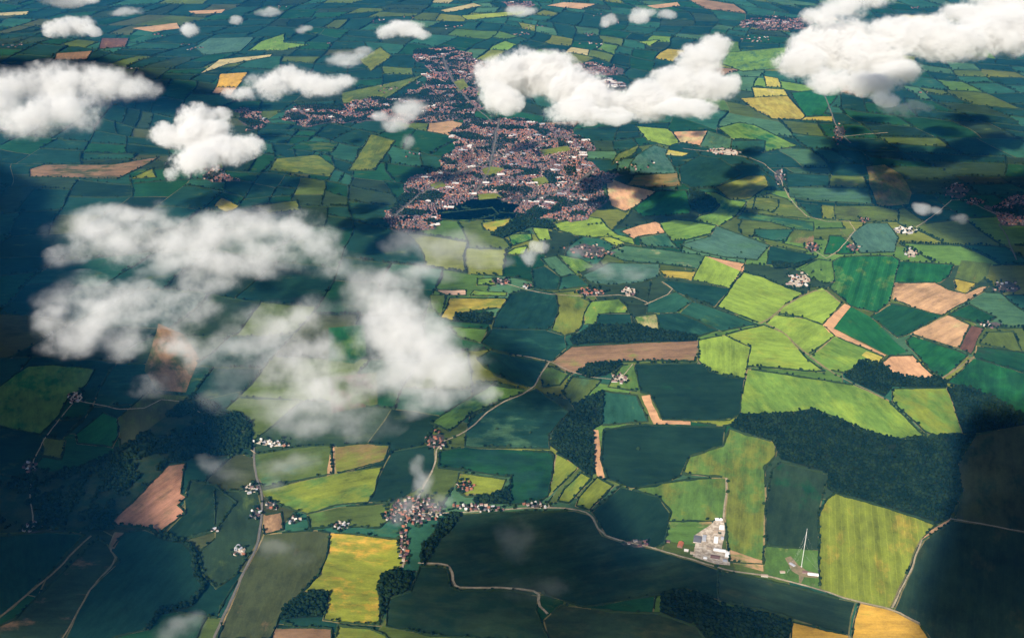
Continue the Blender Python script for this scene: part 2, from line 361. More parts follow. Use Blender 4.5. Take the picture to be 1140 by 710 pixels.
def inpoly(px, py, poly):
    px = np.asarray(px, float); py = np.asarray(py, float); r = np.zeros(px.shape, bool); n = len(poly)
    for i in range(n):
        x1, y1 = poly[i]; x2, y2 = poly[(i + 1) % n]
        if y1 == y2: continue
        c = ((y1 > py) != (y2 > py)) & (px < (x2 - x1) * (py - y1) / (y2 - y1) + x1)
        r ^= c
    return r
_bb = {}
def inside(x, y, poly):
    k = id(poly); b = _bb.get(k)
    if b is None:
        b = _bb[k] = (min(p[0] for p in poly), max(p[0] for p in poly), min(p[1] for p in poly), max(p[1] for p in poly), poly)
    if not (b[0] <= x <= b[1] and b[2] <= y <= b[3]): return False
    r = False; x1, y1 = poly[-1]
    for x2, y2 in poly:
        if (y1 > y) != (y2 > y) and x < (x2 - x1) * (y - y1) / (y2 - y1) + x1: r = not r
        x1, y1 = x2, y2
    return r
def parse(s): return [tuple(float(a) for a in q.split(',')) for q in s.split()]
def area(p): return 0.5 * sum(p[i][0] * p[(i + 1) % len(p)][1] - p[(i + 1) % len(p)][0] * p[i][1] for i in range(len(p)))
def dens(poly, step, closed=True):
    out = []; n = len(poly)
    for i in range(n if closed else n - 1):
        a, b = poly[i], poly[(i + 1) % n]; L = math.dist(a, b); k = max(1, int(round(L / step)))
        for j in range(k): out.append((a[0] + (b[0] - a[0]) * j / k, a[1] + (b[1] - a[1]) * j / k))
    if not closed: out.append(poly[-1])
    return out
def inset(poly, d):
    if area(poly) < 0: poly = poly[::-1]
    n = len(poly); out = []
    for i in range(n):
        p0, p1, p2 = poly[i - 1], poly[i], poly[(i + 1) % n]
        e1 = (p1[0] - p0[0], p1[1] - p0[1]); e2 = (p2[0] - p1[0], p2[1] - p1[1])
        l1 = math.hypot(*e1) or 1; l2 = math.hypot(*e2) or 1
        n1 = (-e1[1] / l1, e1[0] / l1); n2 = (-e2[1] / l2, e2[0] / l2)
        m = (n1[0] + n2[0], n1[1] + n2[1]); q = m[0] * n1[0] + m[1] * n1[1]
        s = d / max(q, 0.35)
        out.append((p1[0] + m[0] * s, p1[1] + m[1] * s))
    return out

# ---------------------------------------------------------------- materials
def newmat(name):
    m = bpy.data.materials.new(name); m.use_nodes = True; nt = m.node_tree; nt.nodes.clear()
    return m, nt, nt.nodes, nt.links
def N(nt, t, **k):
    n = nt.nodes.new(t)
    for a, b in k.items(): setattr(n, a, b)
    return n
def mth(nt, op, a, b=None, c=None, clamp=False):
    n = nt.nodes.new('ShaderNodeMath'); n.operation = op; n.use_clamp = clamp
    for i, v in enumerate((a, b, c)):
        if v is None: continue
        if isinstance(v, (int, float)): n.inputs[i].default_value = v
        else: nt.links.new(v, n.inputs[i])
    return n.outputs[0]
def vmt(nt, op, a, b=None, c=None):
    n = nt.nodes.new('ShaderNodeVectorMath'); n.operation = op
    for i, v in enumerate((a, b, c)):
        if v is None: continue
        if isinstance(v, (tuple, list)): n.inputs[i].default_value = v
        else: nt.links.new(v, n.inputs[i])
    return n.outputs['Value'] if op in ('LENGTH', 'DISTANCE', 'DOT_PRODUCT') else n.outputs[0]
def noi(nt, vec, scale, detail=3, rough=0.5, out='Fac'):
    n = nt.nodes.new('ShaderNodeTexNoise'); n.inputs['Scale'].default_value = scale
    n.inputs['Detail'].default_value = detail; n.inputs['Roughness'].default_value = rough
    nt.links.new(vec, n.inputs['Vector']); return n.outputs[out]
def mixc(nt, f, a, b, mode='MIX'):
    n = nt.nodes.new('ShaderNodeMix'); n.data_type = 'RGBA'; n.blend_type = mode
    for i, v in ((0, f), (6, a), (7, b)):
        if isinstance(v, (int, float)): n.inputs[i].default_value = v
        elif isinstance(v, (tuple, list)): n.inputs[i].default_value = tuple(v) + ((1,) if len(v) == 3 else ())
        else: nt.links.new(v, n.inputs[i])
    return n.outputs[2]
def sstep(nt, v, lo, hi, a=0.0, b=1.0):
    n = nt.nodes.new('ShaderNodeMapRange'); n.interpolation_type = 'SMOOTHSTEP'; nt.links.new(v, n.inputs[0])
    for i, x in enumerate((lo, hi, a, b)):
        if isinstance(x, (int, float)): n.inputs[i + 1].default_value = x
        else: nt.links.new(x, n.inputs[i + 1])
    return n.outputs[0]
def finish(nt, colr, rough=0.95):
    d = nt.nodes.new('ShaderNodeBsdfDiffuse'); d.inputs['Roughness'].default_value = 0.3
    if isinstance(colr, (tuple, list)): d.inputs['Color'].default_value = tuple(colr) + (1,)
    else: nt.links.new(colr, d.inputs['Color'])
    o = nt.nodes.new('ShaderNodeOutputMaterial'); nt.links.new(d.outputs[0], o.inputs['Surface'])
def scalec(nt, c, f): return vmt(nt, 'MULTIPLY', c, comb(nt, f))
def comb(nt, f):
    n = nt.nodes.new('ShaderNodeCombineXYZ')
    for i in range(3): nt.links.new(f, n.inputs[i])
    return n.outputs[0]

def crop_variation(nt, P, base, tint, amt, rowk):
    """mottling, tramlines along local x, patches of the second colour"""
    big = noi(nt, P, 1 / 170, 3, .55); midv = vmt(nt, 'MULTIPLY', P, (.35, 1, 1)); mid = noi(nt, midv, 1 / 22, 4, .65)
    fine = noi(nt, P, 1 / 7, 3, .7)
    sep = N(nt, 'ShaderNodeSeparateXYZ'); nt.links.new(P, sep.inputs[0]); y = sep.outputs[1]
    wob_ = mth(nt, 'MULTIPLY', noi(nt, P, 1 / 90, 2), 9.0)
    yy = mth(nt, 'ADD', y, wob_)
    tram = mth(nt, 'LESS_THAN', mth(nt, 'FRACT', mth(nt, 'DIVIDE', yy, 21.0)), 0.12)
    band = mth(nt, 'SINE', mth(nt, 'DIVIDE', yy, 9.5))
    v = mth(nt, 'MULTIPLY_ADD', big, 1.25, -0.12)
    v = mth(nt, 'ADD', v, mth(nt, 'MULTIPLY', mid, 1.2))
    v = mth(nt, 'ADD', v, mth(nt, 'MULTIPLY', fine, 0.6))
    v = mth(nt, 'SUBTRACT', v, 0.41)
    v = mth(nt, 'ADD', v, mth(nt, 'MULTIPLY', mth(nt, 'SUBTRACT', mth(nt, 'MULTIPLY', band, .17), mth(nt, 'MULTIPLY', tram, -.30)), rowk))
    pm = noi(nt, vmt(nt, 'MULTIPLY', P, (.6, 1, 1)), 1 / 105, 6, .68)
    lo = mth(nt, 'SUBTRACT', 0.74, mth(nt, 'MULTIPLY', amt, .66)); f = sstep(nt, pm, lo, mth(nt, 'ADD', lo, .17))
    c = mixc(nt, mth(nt, 'MULTIPLY', f, .95), base, tint)
    return scalec(nt, c, mth(nt, 'MAXIMUM', v, 0.25))

def make_field_mat():
    m, nt, nd, lk = newmat('crop')
    tc = N(nt, 'ShaderNodeTexCoord'); oi = N(nt, 'ShaderNodeObjectInfo')
    P = vmt(nt, 'ADD', tc.outputs['Object'], comb(nt, mth(nt, 'MULTIPLY', oi.outputs['Random'], 5000.0)))
    def at_(n): return N(nt, 'ShaderNodeAttribute', attribute_type='OBJECT', attribute_name=n)
    # rows use unshifted y direction; the shift only decorrelates neighbours
    c = crop_variation(nt, P, oi.outputs['Color'], at_('patch_colour').outputs['Vector'], at_('patch_amount').outputs['Fac'], at_('row_strength').outputs['Fac'])
    finish(nt, c); return m
def make_farmland_mat():
    m, nt, nd, lk = newmat('far_crop')
    geo = N(nt, 'ShaderNodeNewGeometry'); a = N(nt, 'ShaderNodeAttribute', attribute_type='GEOMETRY', attribute_name='crop_colour')
    v = nt.nodes.new('ShaderNodeValue'); v.outputs[0].default_value = .25
    c = crop_variation(nt, geo.outputs['Position'], a.outputs['Color'], COL['oliveg'], v.outputs[0], v.outputs[0])
    finish(nt, c); return m
def make_ground_mat(name, a, b, scale=1 / 60):
    m, nt, nd, lk = newmat(name); geo = N(nt, 'ShaderNodeNewGeometry')
    n1 = noi(nt, geo.outputs['Position'], scale, 5, .65); n2 = noi(nt, geo.outputs['Position'], 1 / 9, 3, .6)
    c = mixc(nt, sstep(nt, n1, .35, .65), a, b)
    finish(nt, scalec(nt, c, mth(nt, 'MULTIPLY_ADD', n2, .8, .6))); return m
def make_leaf_mat(name, a, b, attr=None):
    m, nt, nd, lk = newmat(name); geo = N(nt, 'ShaderNodeNewGeometry')
    n1 = noi(nt, geo.outputs['Position'], 1 / 3.5, 3, .6)
    if attr:
        t = N(nt, 'ShaderNodeAttribute', attribute_type='GEOMETRY', attribute_name=attr).outputs['Fac']
    else:
        t = N(nt, 'ShaderNodeObjectInfo').outputs['Random']
    f = mth(nt, 'ADD', mth(nt, 'MULTIPLY', t, .7), mth(nt, 'MULTIPLY', mth(nt, 'SUBTRACT', n1, .35), .9), clamp=True)
    finish(nt, mixc(nt, f, a, b)); return m
def make_wall_mat(name, a, b, scale=.3):
    m, nt, nd, lk = newmat(name); geo = N(nt, 'ShaderNodeNewGeometry')
    n1 = noi(nt, geo.outputs['Position'], scale, 4, .6); n2 = noi(nt, geo.outputs['Position'], scale / 12, 2, .5)
    finish(nt, mixc(nt, mth(nt, 'MULTIPLY_ADD', n2, .6, mth(nt, 'MULTIPLY', n1, .4)), a, b)); return m
M = {}
M['crop'] = make_field_mat(); M['far'] = make_farmland_mat()
M['verge'] = make_ground_mat('dry_grass_verge', (.16, .13, .055), (.07, .085, .025))
M['verge_tan'] = make_ground_mat('straw_margin', (.27, .185, .085), (.15, .125, .05), 1 / 40)
M['road'] = make_ground_mat('asphalt_lane', (.10, .095, .085), (.14, .12, .095))
M['lane'] = make_ground_mat('chalk_lane', (.33, .27, .18), (.21, .17, .11), 1 / 24)
M['track'] = make_ground_mat('earth_track', (.22, .16, .09), (.14, .12, .06), 1 / 30)
M['yard'] = make_ground_mat('yard_concrete', (.50, .42, .33), (.26, .20, .14), 1 / 12)
M['townfloor'] = make_ground_mat('gardens_and_paving', (.095, .070, .064), (.036, .042, .030), 1 / 22)
M['hedge'] = make_leaf_mat('hedge_leaves', (.010, .024, .010), (.030, .048, .016))
M['wood'] = make_leaf_mat('wood_canopy', (.003, .010, .005), (.018, .034, .012), 'tone')
M['woodfloor'] = make_ground_mat('wood_floor', (.006, .015, .008), (.014, .022, .010))
M['rough'] = make_ground_mat('rough_dark_pasture', (.010, .030, .016), (.030, .042, .018), 1 / 70)
M['tree'] = make_leaf_mat('tree_leaves', (.010, .026, .011), (.028, .050, .018))
M['bark'] = make_wall_mat('bark', (.05, .035, .022), (.08, .06, .04))
ROOF = {'rust': ((.36, .12, .06), (.26, .085, .045)), 'terra': ((.28, .115, .065), (.20, .08, .05)), 'plum': ((.095, .050, .060), (.068, .040, .050)),
        'slate': ((.13, .125, .14), (.09, .09, .10)), 'pinkt': ((.22, .125, .105), (.16, .092, .08)), 'sand': ((.36, .28, .20), (.28, .21, .15)),
        'white': ((.62, .59, .54), (.46, .43, .39)), 'grey': ((.36, .36, .38), (.26, .26, .28)), 'bright': ((.80, .78, .75), (.66, .63, .60))}
for k, (a, b) in ROOF.items(): M['roof_' + k] = make_wall_mat('roof_' + k, a, b)
WALL = {'brick': ((.24, .13, .095), (.18, .10, .075)), 'cream': ((.46, .39, .31), (.36, .30, .23)), 'pale': ((.50, .45, .40), (.38, .34, .30))}
for k, (a, b) in WALL.items(): M['wall_' + k] = make_wall_mat('wall_' + k, a, b)
M['steel'] = make_wall_mat('galvanised_steel', (.62, .62, .62), (.48, .48, .48)); M['white'] = make_wall_mat('white_paint', (.82, .82, .80), (.74, .74, .72)); M['redpaint'] = make_wall_mat('red_paint', (.5, .05, .03), (.4, .05, .03))
# ---------------------------------------------------------------- ground
def sheet(name, poly, mat, z, kind='structure', label=None, step=25, wobble=True, group=None):
    pts = dens(poly, step)
    if wobble: pts = [wob(*p) for p in pts]
    if area(pts) < 0: pts = pts[::-1]
    cx = sum(p[0] for p in pts) / len(pts); cy = sum(p[1] for p in pts) / len(pts)
    best = max(((math.dist(a, b), math.atan2(b[1] - a[1], b[0] - a[0])) for a, b in zip(poly, poly[1:] + poly[:1])))
    th = best[1]; c, s = math.cos(-th), math.sin(-th)
    v = [((p[0] - cx) * c - (p[1] - cy) * s, (p[0] - cx) * s + (p[1] - cy) * c, 0) for p in pts]
    o = mesh(name, v, [list(range(len(v)))], mat, loc=(cx, cy, z)); o.rotation_euler.z = th
    tag(o, label, None, group, kind); return o, pts
S = 90000
o = mesh('ground', [(-S, -S, -1), (S, -S, -1), (S, S, -1), (-S, S, -1)], [(0, 1, 2, 3)], M['verge']); tag(o, kind='structure')

# ---- traced fields: corners that almost meet are pulled together
F = []
for ln in FIELDS:
    a = ln.split('|'); F.append([a[0], a[1], float(a[2]), a[3], float(a[4]), parse(a[5])])
corners = []
def snap(p):
    for c in corners:
        if abs(c[0] - p[0]) < 2.6 and abs(c[1] - p[1]) < 2.2: return c
    corners.append(p); return p
for f in F:
    q = []
    for p in f[5]:
        s = snap(p)
        if not q or s != q[-1]: q.append(s)
    f[5] = q
TR = []                                                   # (nick, ground outline)
NOHEDGE = ('headland', 'stubble strip', 'corner above', 'sliver', 'L shaped', 'tan strip', 'glimpsed', 'gap field', 'plot', 'playing', 'golf', 'garden', 'grass paddock')
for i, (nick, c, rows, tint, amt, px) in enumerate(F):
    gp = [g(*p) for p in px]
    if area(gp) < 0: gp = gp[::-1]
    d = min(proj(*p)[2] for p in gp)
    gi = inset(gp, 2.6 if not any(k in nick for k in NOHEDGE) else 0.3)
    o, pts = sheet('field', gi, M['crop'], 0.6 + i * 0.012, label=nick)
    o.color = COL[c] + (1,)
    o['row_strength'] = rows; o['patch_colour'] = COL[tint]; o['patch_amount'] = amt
    if not any(k in nick for k in NOHEDGE):
        tanm = any(k in nick for k in ('lime', 'emerald', 'tan', 'peach', 'olive meadow', 'gold'))
        sheet('field_margin', inset(gp, -3.5 if tanm else -2.2), M['verge_tan' if tanm else 'verge'], 0.45 + i * .0008)
    TR.append((nick, [wob(*p) for p in dens(gp, 25)], gp))
BB = [(min(p[0] for p in t[1]), max(p[0] for p in t[1]), min(p[1] for p in t[1]), max(p[1] for p in t[1])) for t in TR]
W_ = []
for ln in WOODS:
    a = ln.split('|'); gp = [g(*p) for p in parse(a[1])]; W_.append((a[0], [wob(*p) for p in dens(gp, 20)]))
TOWN = {'A': "460,58 490,52 520,58 538,74 534,134 490,137 440,138 400,138 340,140 310,134 322,118 380,117 440,108 470,98 477,80",
 'B': "510,134 594,134 640,144 655,165 664,187 692,194 678,212 674,228 656,241 612,247 577,243 570,236 575,226 523,223 494,227 482,252 452,258 422,247 434,238 443,214 454,200 478,188 492,180 505,165",
 'C': "634,74 660,70 694,77 690,84 650,86 640,82", 'D': "646,90 660,87 690,92 697,100 670,107 648,104", 'E': "824,24 850,18 898,22 902,32 860,36 830,32",
 'F': "262,122 285,118 297,140 282,146 268,138", 'G': "1098,228 1120,222 1145,220 1145,250 1110,246", 'H': "222,188 256,190 268,203 240,206 226,200", 'I': "560,4 590,2 600,8 575,10"}
def ragged(p):
    n = mnoise.noise_vector(Vector((p[0] / 210, p[1] / 210, 1.1))); m2 = mnoise.noise_vector(Vector((p[0] / 70, p[1] / 70, 6.1)))
    return p[0] + n.x * 75 + m2.x * 38, p[1] + n.y * 110 + m2.y * 55
TOWNG = {k: [ragged(p) for p in dens([g(*p) for p in parse(v)], 22)] for k, v in TOWN.items()}
def covered(x, y, woods=True):
    """index of the traced field at a point, -1 if none"""
    for (n, pl, _), b in zip(TR, BB):
        if b[0] <= x <= b[1] and b[2] <= y <= b[3] and inside(x, y, pl): return True
    return False

# ---- patchwork between and beyond the traced fields: one sheet, the far farmland
fv, ff, fc, far_edges = [], [], [], []
def warp2(x, y):
    n = mnoise.noise_vector(Vector((x / 1500, y / 1500, 5.5))); m2 = mnoise.noise_vector(Vector((x / 420, y / 420, 1.5)))
    return x + n.x * 330 + m2.x * 55, y + n.y * 330 + m2.y * 55
PAL_SHADE = [('teald', .40), ('emerd', .18), ('darkg', .14), ('teal', .12), ('dark', .06), ('oliveg', .05), ('olived', .05)]  # darker crop mix: cloud shade over the left land put into the colour
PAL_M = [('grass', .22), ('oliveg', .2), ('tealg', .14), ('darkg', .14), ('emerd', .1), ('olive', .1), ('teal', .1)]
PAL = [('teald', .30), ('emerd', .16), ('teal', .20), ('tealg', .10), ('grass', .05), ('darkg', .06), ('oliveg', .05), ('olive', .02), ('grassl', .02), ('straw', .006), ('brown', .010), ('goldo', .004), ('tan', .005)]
def pick(r, pal):
    for k, w in pal:
        r -= w
        if r <= 0: return k
    return 'teal'
def split(q, depth):
    (a, b, c, d) = q
    w = (math.dist(a, b) + math.dist(d, c)) / 2; h = (math.dist(a, d) + math.dist(b, c)) / 2
    far = max(a[1], c[1]); lim = 112 + max(0, far - 3500) * .017
    lim *= random.uniform(.65, 2.1)
    if depth > 11 or (w < lim and h < lim * 1.1):
        cells.append(q); return
    t, s = random.uniform(.36, .64), random.uniform(.36, .64); L = lambda p, q_, k: (p[0] + (q_[0] - p[0]) * k, p[1] + (q_[1] - p[1]) * k)
    if w > h * .9:
        m1, m2 = L(a, b, t), L(d, c, s); split((a, m1, m2, d), depth + 1); split((m1, b, c, m2), depth + 1)
    else:
        m1, m2 = L(a, d, t), L(b, c, s); split((a, b, m2, m1), depth + 1); split((m1, m2, c, d), depth + 1)
cells = []
split([(-8500, 1500), (8500, 1500), (8500, 17000), (-8500, 17000)], 0)
for q in cells:
    cx = sum(p[0] for p in q) / 4; cy = sum(p[1] for p in q) / 4
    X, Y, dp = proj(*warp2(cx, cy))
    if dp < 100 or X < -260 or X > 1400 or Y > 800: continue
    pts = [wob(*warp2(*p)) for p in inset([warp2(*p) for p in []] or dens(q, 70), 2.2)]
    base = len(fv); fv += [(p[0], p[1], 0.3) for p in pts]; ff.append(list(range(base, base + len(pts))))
    k = pick(random.random(), PAL_M if (X > 490 and 240 < Y) else (PAL_SHADE if (X < 470 or (X > 930 and Y > 120)) else PAL)); j = random.uniform(.75, 1.25); cc = COL[k]
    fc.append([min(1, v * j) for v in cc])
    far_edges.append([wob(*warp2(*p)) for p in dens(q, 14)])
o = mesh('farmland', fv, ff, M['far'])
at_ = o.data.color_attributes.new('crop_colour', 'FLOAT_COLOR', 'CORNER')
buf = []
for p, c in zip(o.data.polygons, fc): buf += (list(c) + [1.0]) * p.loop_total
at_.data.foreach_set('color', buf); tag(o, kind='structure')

# ---- roads
ROADG = []
def ribbon(name, pts, w, mat, z, label):
    pts = dens(pts, 14, False); v, f = [], []
    for i, p in enumerate(pts):
        a, b = pts[max(0, i - 1)], pts[min(len(pts) - 1, i + 1)]; L = math.dist(a, b) or 1
        nx, ny = -(b[1] - a[1]) / L, (b[0] - a[0]) / L; ww = w / 2 * (1 + .25 * mnoise.noise(Vector((p[0] / 40, p[1] / 40, 0))))
        v += [(p[0] + nx * ww, p[1] + ny * ww, z), (p[0] - nx * ww, p[1] - ny * ww, z)]
        if i: f.append((2 * i - 2, 2 * i - 1, 2 * i + 1, 2 * i))
    return tag(mesh(name, v, f, mat), label, kind='structure')
for i, ln in enumerate(ROADS):
    n, w, k, p = ln.split('|'); gp = [g(*q) for q in parse(p)]
    sm = [gp[0]]
    for a, b in zip(gp, gp[1:]): sm += [(a[0] * .75 + b[0] * .25, a[1] * .75 + b[1] * .25), (a[0] * .25 + b[0] * .75, a[1] * .25 + b[1] * .75)]
    sm.append(gp[-1]); sm = [wob(*q) for q in dens(sm, 14, False)]
    ROADG.append(sm); ribbon('road' if k == 'road' else 'track', sm, float(w), M[k], 3.0 + i * .01, n)
for k, pl in TOWNG.items(): sheet('town_ground', pl, M['townfloor'], 2.72 + .01 * ord(k[0]) % .1, step=40)

# ---- woods: crowns spread over each outline
def ico(sub):
    bm = bmesh.new(); bmesh.ops.create_icosphere(bm, subdivisions=sub, radius=1)
    v = np.array([x.co[:] for x in bm.verts]); f = np.array([[w.index for w in x.verts] for x in bm.faces]); bm.free(); return v, f
ICO1, ICO2 = ico(1), ico(2)
def crowns(name, P, rad, mats, zc=.55, label=None, cat=None, floor=None, kind='stuff', variants=5):
    """many tree crowns as one mesh (stuff); P (n,2) ground points, rad (n,)"""
    n = len(P); tv, tf = ICO1; k = len(tv)
    var = []
    for i in range(variants):
        j = tv * (1 + rng.normal(0, .17, (k, 1))); j[:, 2] *= .85; var.append(j)
    var = np.array(var)[rng.integers(0, variants, n)]
    th = rng.uniform(0, 6.28, n); c, s = np.cos(th)[:, None], np.sin(th)[:, None]
    x = var[:, :, 0] * c - var[:, :, 1] * s; y = var[:, :, 0] * s + var[:, :, 1] * c
    h = rad * rng.uniform(1.3, 1.9, n)
    V = np.stack([x * rad[:, None] + P[:, 0:1], y * rad[:, None] + P[:, 1:2], var[:, :, 2] * rad[:, None] + h[:, None] + 2], -1).reshape(-1, 3)
    Fc = (tf[None] + (np.arange(n) * k)[:, None, None]).reshape(-1, 3)
    o = mesh(name, V, Fc, mats)
    a = o.data.attributes.new('tone', 'FLOAT', 'FACE'); a.data.foreach_set('value', np.repeat(np.clip(rng.uniform(0, 1, n) ** 1.5 * .75 + np.array([mnoise.noise(Vector((p[0] / 60, p[1] / 60, 6))) for p in P]) * .55, 0, 1), len(tf)).astype(np.float32))
    return tag(o, label, cat, None, kind)
def scatter(pl, step, jit=.45):
    xs = [p[0] for p in pl]; ys = [p[1] for p in pl]
    gx, gy = np.meshgrid(np.arange(min(xs), max(xs) + step, step), np.arange(min(ys), max(ys) + step, step))
    gx = gx.ravel() + rng.uniform(-jit, jit, gx.size) * step; gy = gy.ravel() + rng.uniform(-jit, jit, gy.size) * step
    m_ = inpoly(gx, gy, pl); return np.stack([gx[m_], gy[m_]], -1)
for n, pl in W_:
    d = proj(*pl[0])[2]; step = 8.5 if d < 6000 else 11
    P = scatter(pl, step); keep = np.array([mnoise.noise(Vector((p[0] / 45, p[1] / 45, 2))) > -.50 for p in P]); P = P[keep]
    if n.startswith(('blue dark', 'scattered')): P = P[[mnoise.noise(Vector((p[0] / 130, p[1] / 130, 2))) + .5 * mnoise.noise(Vector((p[0] / 40, p[1] / 40, 4))) > (-.12 if n[0] == 'b' else .08) for p in P]]
    crowns('woods', P, rng.uniform(3.4, 8.4, len(P)) * (step / 8.5), M['wood'], label=n, cat='wood')
    sheet('wood_floor', pl, M['woodfloor'] if not n.startswith(('blue dark', 'scattered')) else M['rough'], 2.8, wobble=False, step=60)

# ---- hedges: every traced field edge once, as one hedge object per field
grid = {}
def near(p, r=13):
    k = (int(p[0] // 20), int(p[1] // 20))
    for i in (-1, 0, 1):
        for j in (-1, 0, 1):
            for q in grid.get((k[0] + i, k[1] + j), ()):
                if (q[0] - p[0]) ** 2 + (q[1] - p[1]) ** 2 < r * r: return True
    return False
def put(p): grid.setdefault((int(p[0] // 20), int(p[1] // 20)), []).append(p)
def in_any(p, polys): return any(inside(p[0], p[1], pl) for pl in polys)
WOODP = [w[1] for w in W_]; TOWNP = list(TOWNG.values())
def runs(pts, cond):
    out, cur = [], []
    for p in pts:
        if cond(p): cur.append(p)
        else:
            if len(cur) > 2: out.append(cur)
            cur = []
    if len(cur) > 2: out.append(cur)
    return out
ROADC = {(int(p[0] // 5) + i, int(p[1] // 5) + j) for r_ in ROADG for p in dens(r_, 4, False) for i in (-1, 0, 1) for j in (-1, 0, 1)}
def on_road(p): return (int(p[0] // 5), int(p[1] // 5)) in ROADC
def hedge_geo(V, Fc, run, w, h):
    for i, p in enumerate(run):
        a, b = run[max(0, i - 1)], run[min(len(run) - 1, i + 1)]; L = math.dist(a, b) or 1
        nx, ny = -(b[1] - a[1]) / L, (b[0] - a[0]) / L
        k = max(.18, .85 + 1.25 * mnoise.noise(Vector((p[0] / 45, p[1] / 45, 3)))) * random.uniform(.75, 1.3); hh = 2.6 + h * random.uniform(.65, 1.3) * min(1.3, .35 + k * .7); o_ = random.uniform(-.8, .8)
        for u, zz in ((-1, 0), (-.8, .66), (random.uniform(-.2, .2), 1), (.8, .66), (1, 0)):
            V.append((p[0] + nx * (u * w * k + o_), p[1] + ny * (u * w * k + o_), hh * zz))
        if i:
            s0 = len(V) - 10
            for j in range(4): Fc.append((s0 + j, s0 + j + 1, s0 + 6 + j, s0 + 5 + j))
trees = []                                                # candidates: x, y, radius, where, kind
hedgepts = []
for (nick, pts, gp) in TR:
    if any(k in nick for k in NOHEDGE): continue
    line = [wob(*p) for p in dens(gp, 8.5)]; line.append(line[0])
    ok = {}
    rr = runs(line, lambda p: not on_road(p) and not near(p) and not in_any(p, WOODP) and not in_any(p, TOWNP))
    rr = [r for r in rr if len(r) > 4]
    if not rr: continue
    V, Fc = [], []
    d = proj(*line[0])[2]; w = random.uniform(2.8, 4.4) * (1 if d < 6000 else 1.35)
    if 'lime' in nick or 'emerald' in nick: w *= .85
    for r in rr:
        for p in r: put(p)
        hedge_geo(V, Fc, r, w, random.uniform(3.4, 5.8)); hedgepts.append((nick, r))
    o = mesh('hedge', V, Fc, M['hedge']); tag(o, 'dark hedge along the edge of the ' + nick, 'hedge', 'hedges between the fields')
# hedges of the far patchwork, one mass
V, Fc = [], []
for e in far_edges:
    X, Y, dp = proj(*e[0])
    if X < -120 or X > 1260 or Y < -25: continue
    for r in runs(e + [e[0]], lambda p: not on_road(p) and not near(p, 12) and not covered(*p) and not in_any(p, WOODP) and not in_any(p, TOWNP)):
        if random.random() < .28: continue
        for p in r: put(p)
        hedge_geo(V, Fc, r, random.uniform(3.6, 6.0), random.uniform(3.5, 6.0)); hedgepts.append((None, r))
o = mesh('distant_hedgerows', V, Fc, M['hedge']); tag(o, 'dark hedgerows of the far patchwork of teal fields', 'hedgerow', kind='stuff')

for nick, r in hedgepts:
    i = random.uniform(0, 6); dens_ = random.choice((2.2, 4, 6, 9, 16)) if nick else random.choice((.01, .35, 1.2, 2, 3, 6, 12))
    while i < len(r):
        p = r[int(i)]; trees.append((p[0] + random.uniform(-2, 2), p[1] + random.uniform(-2, 2), random.uniform(3.2, 6.6) * (1 if nick else 1.25), nick, 'h')); i += random.expovariate(1 / dens_) + 1
def owner(p):
    for (n, pl, _), b in zip(TR, BB):
        if b[0] <= p[0] <= b[1] and b[2] <= p[1] <= b[3] and inside(p[0], p[1], pl): return n
    best = min(TR, key=lambda t: min((q[0] - p[0]) ** 2 + (q[1] - p[1]) ** 2 for q in t[1])); return best[0]
for x, y in SOLO:
    p = g(x, y); trees.append((p[0], p[1], random.uniform(5.5, 8.0), owner(p), 's'))
# ---------------------------------------------------------------- houses
def house_parts(L, Wd, eave, ridge):
    x, y = L / 2, Wd / 2
    wv = [(-x, -y, 0), (x, -y, 0), (x, y, 0), (-x, y, 0), (-x, -y, eave), (x, -y, eave), (x, y, eave), (-x, y, eave), (-x, 0, ridge - .15), (x, 0, ridge - .15)]
    wf = [(0, 1, 5, 4), (1, 2, 6, 9, 5), (2, 3, 7, 6), (3, 0, 4, 8, 7)]
    e = .45; k = (ridge - eave) / y; t = .3
    rv, rf = [], []
    prof = [(-y - e, eave - k * e), (0, ridge), (y + e, eave - k * e), (y + e, eave - k * e + t), (0, ridge + t), (-y - e, eave - k * e + t)]
    for xx in (-x - e, x + e): rv += [(xx, a, b) for a, b in prof]
    rf = [(0, 1, 7, 6), (1, 2, 8, 7), (2, 3, 9, 8), (3, 4, 10, 9), (4, 5, 11, 10), (5, 0, 6, 11), (0, 5, 4, 1), (1, 4, 3, 2), (6, 7, 10, 11), (7, 8, 9, 10)]
    return wv, wf, rv, rf
PALS = {'mix': ['terra', 'plum', 'pinkt', 'rust', 'slate', 'sand', 'pinkt', 'plum'], 'mixw': ['white', 'plum', 'terra', 'pinkt', 'grey', 'plum', 'sand', 'slate'], 'red': ['rust', 'terra', 'pinkt', 'terra'],
        'pale': ['white', 'sand', 'pinkt', 'grey', 'plum'], 'white': ['white', 'sand', 'pinkt', 'grey', 'terra'], 'grey': ['grey', 'slate', 'white'], 'town': ['plum', 'pinkt', 'terra', 'slate', 'plum', 'rust', 'plum', 'terra', 'pinkt', 'slate']}
RW = {'bright': 'white', 'rust': 'rust brown', 'terra': 'terracotta', 'plum': 'plum brown', 'slate': 'dark slate', 'pinkt': 'pale pink', 'sand': 'sand coloured', 'white': 'white', 'grey': 'grey'}
houses = []                                               # x, y, angle, L, W, roof, settlement
def hnear(x, y, r):
    for h in houses[-400:]:
        if (h[0] - x) ** 2 + (h[1] - y) ** 2 < r * r: return True
    return False
YARD = []
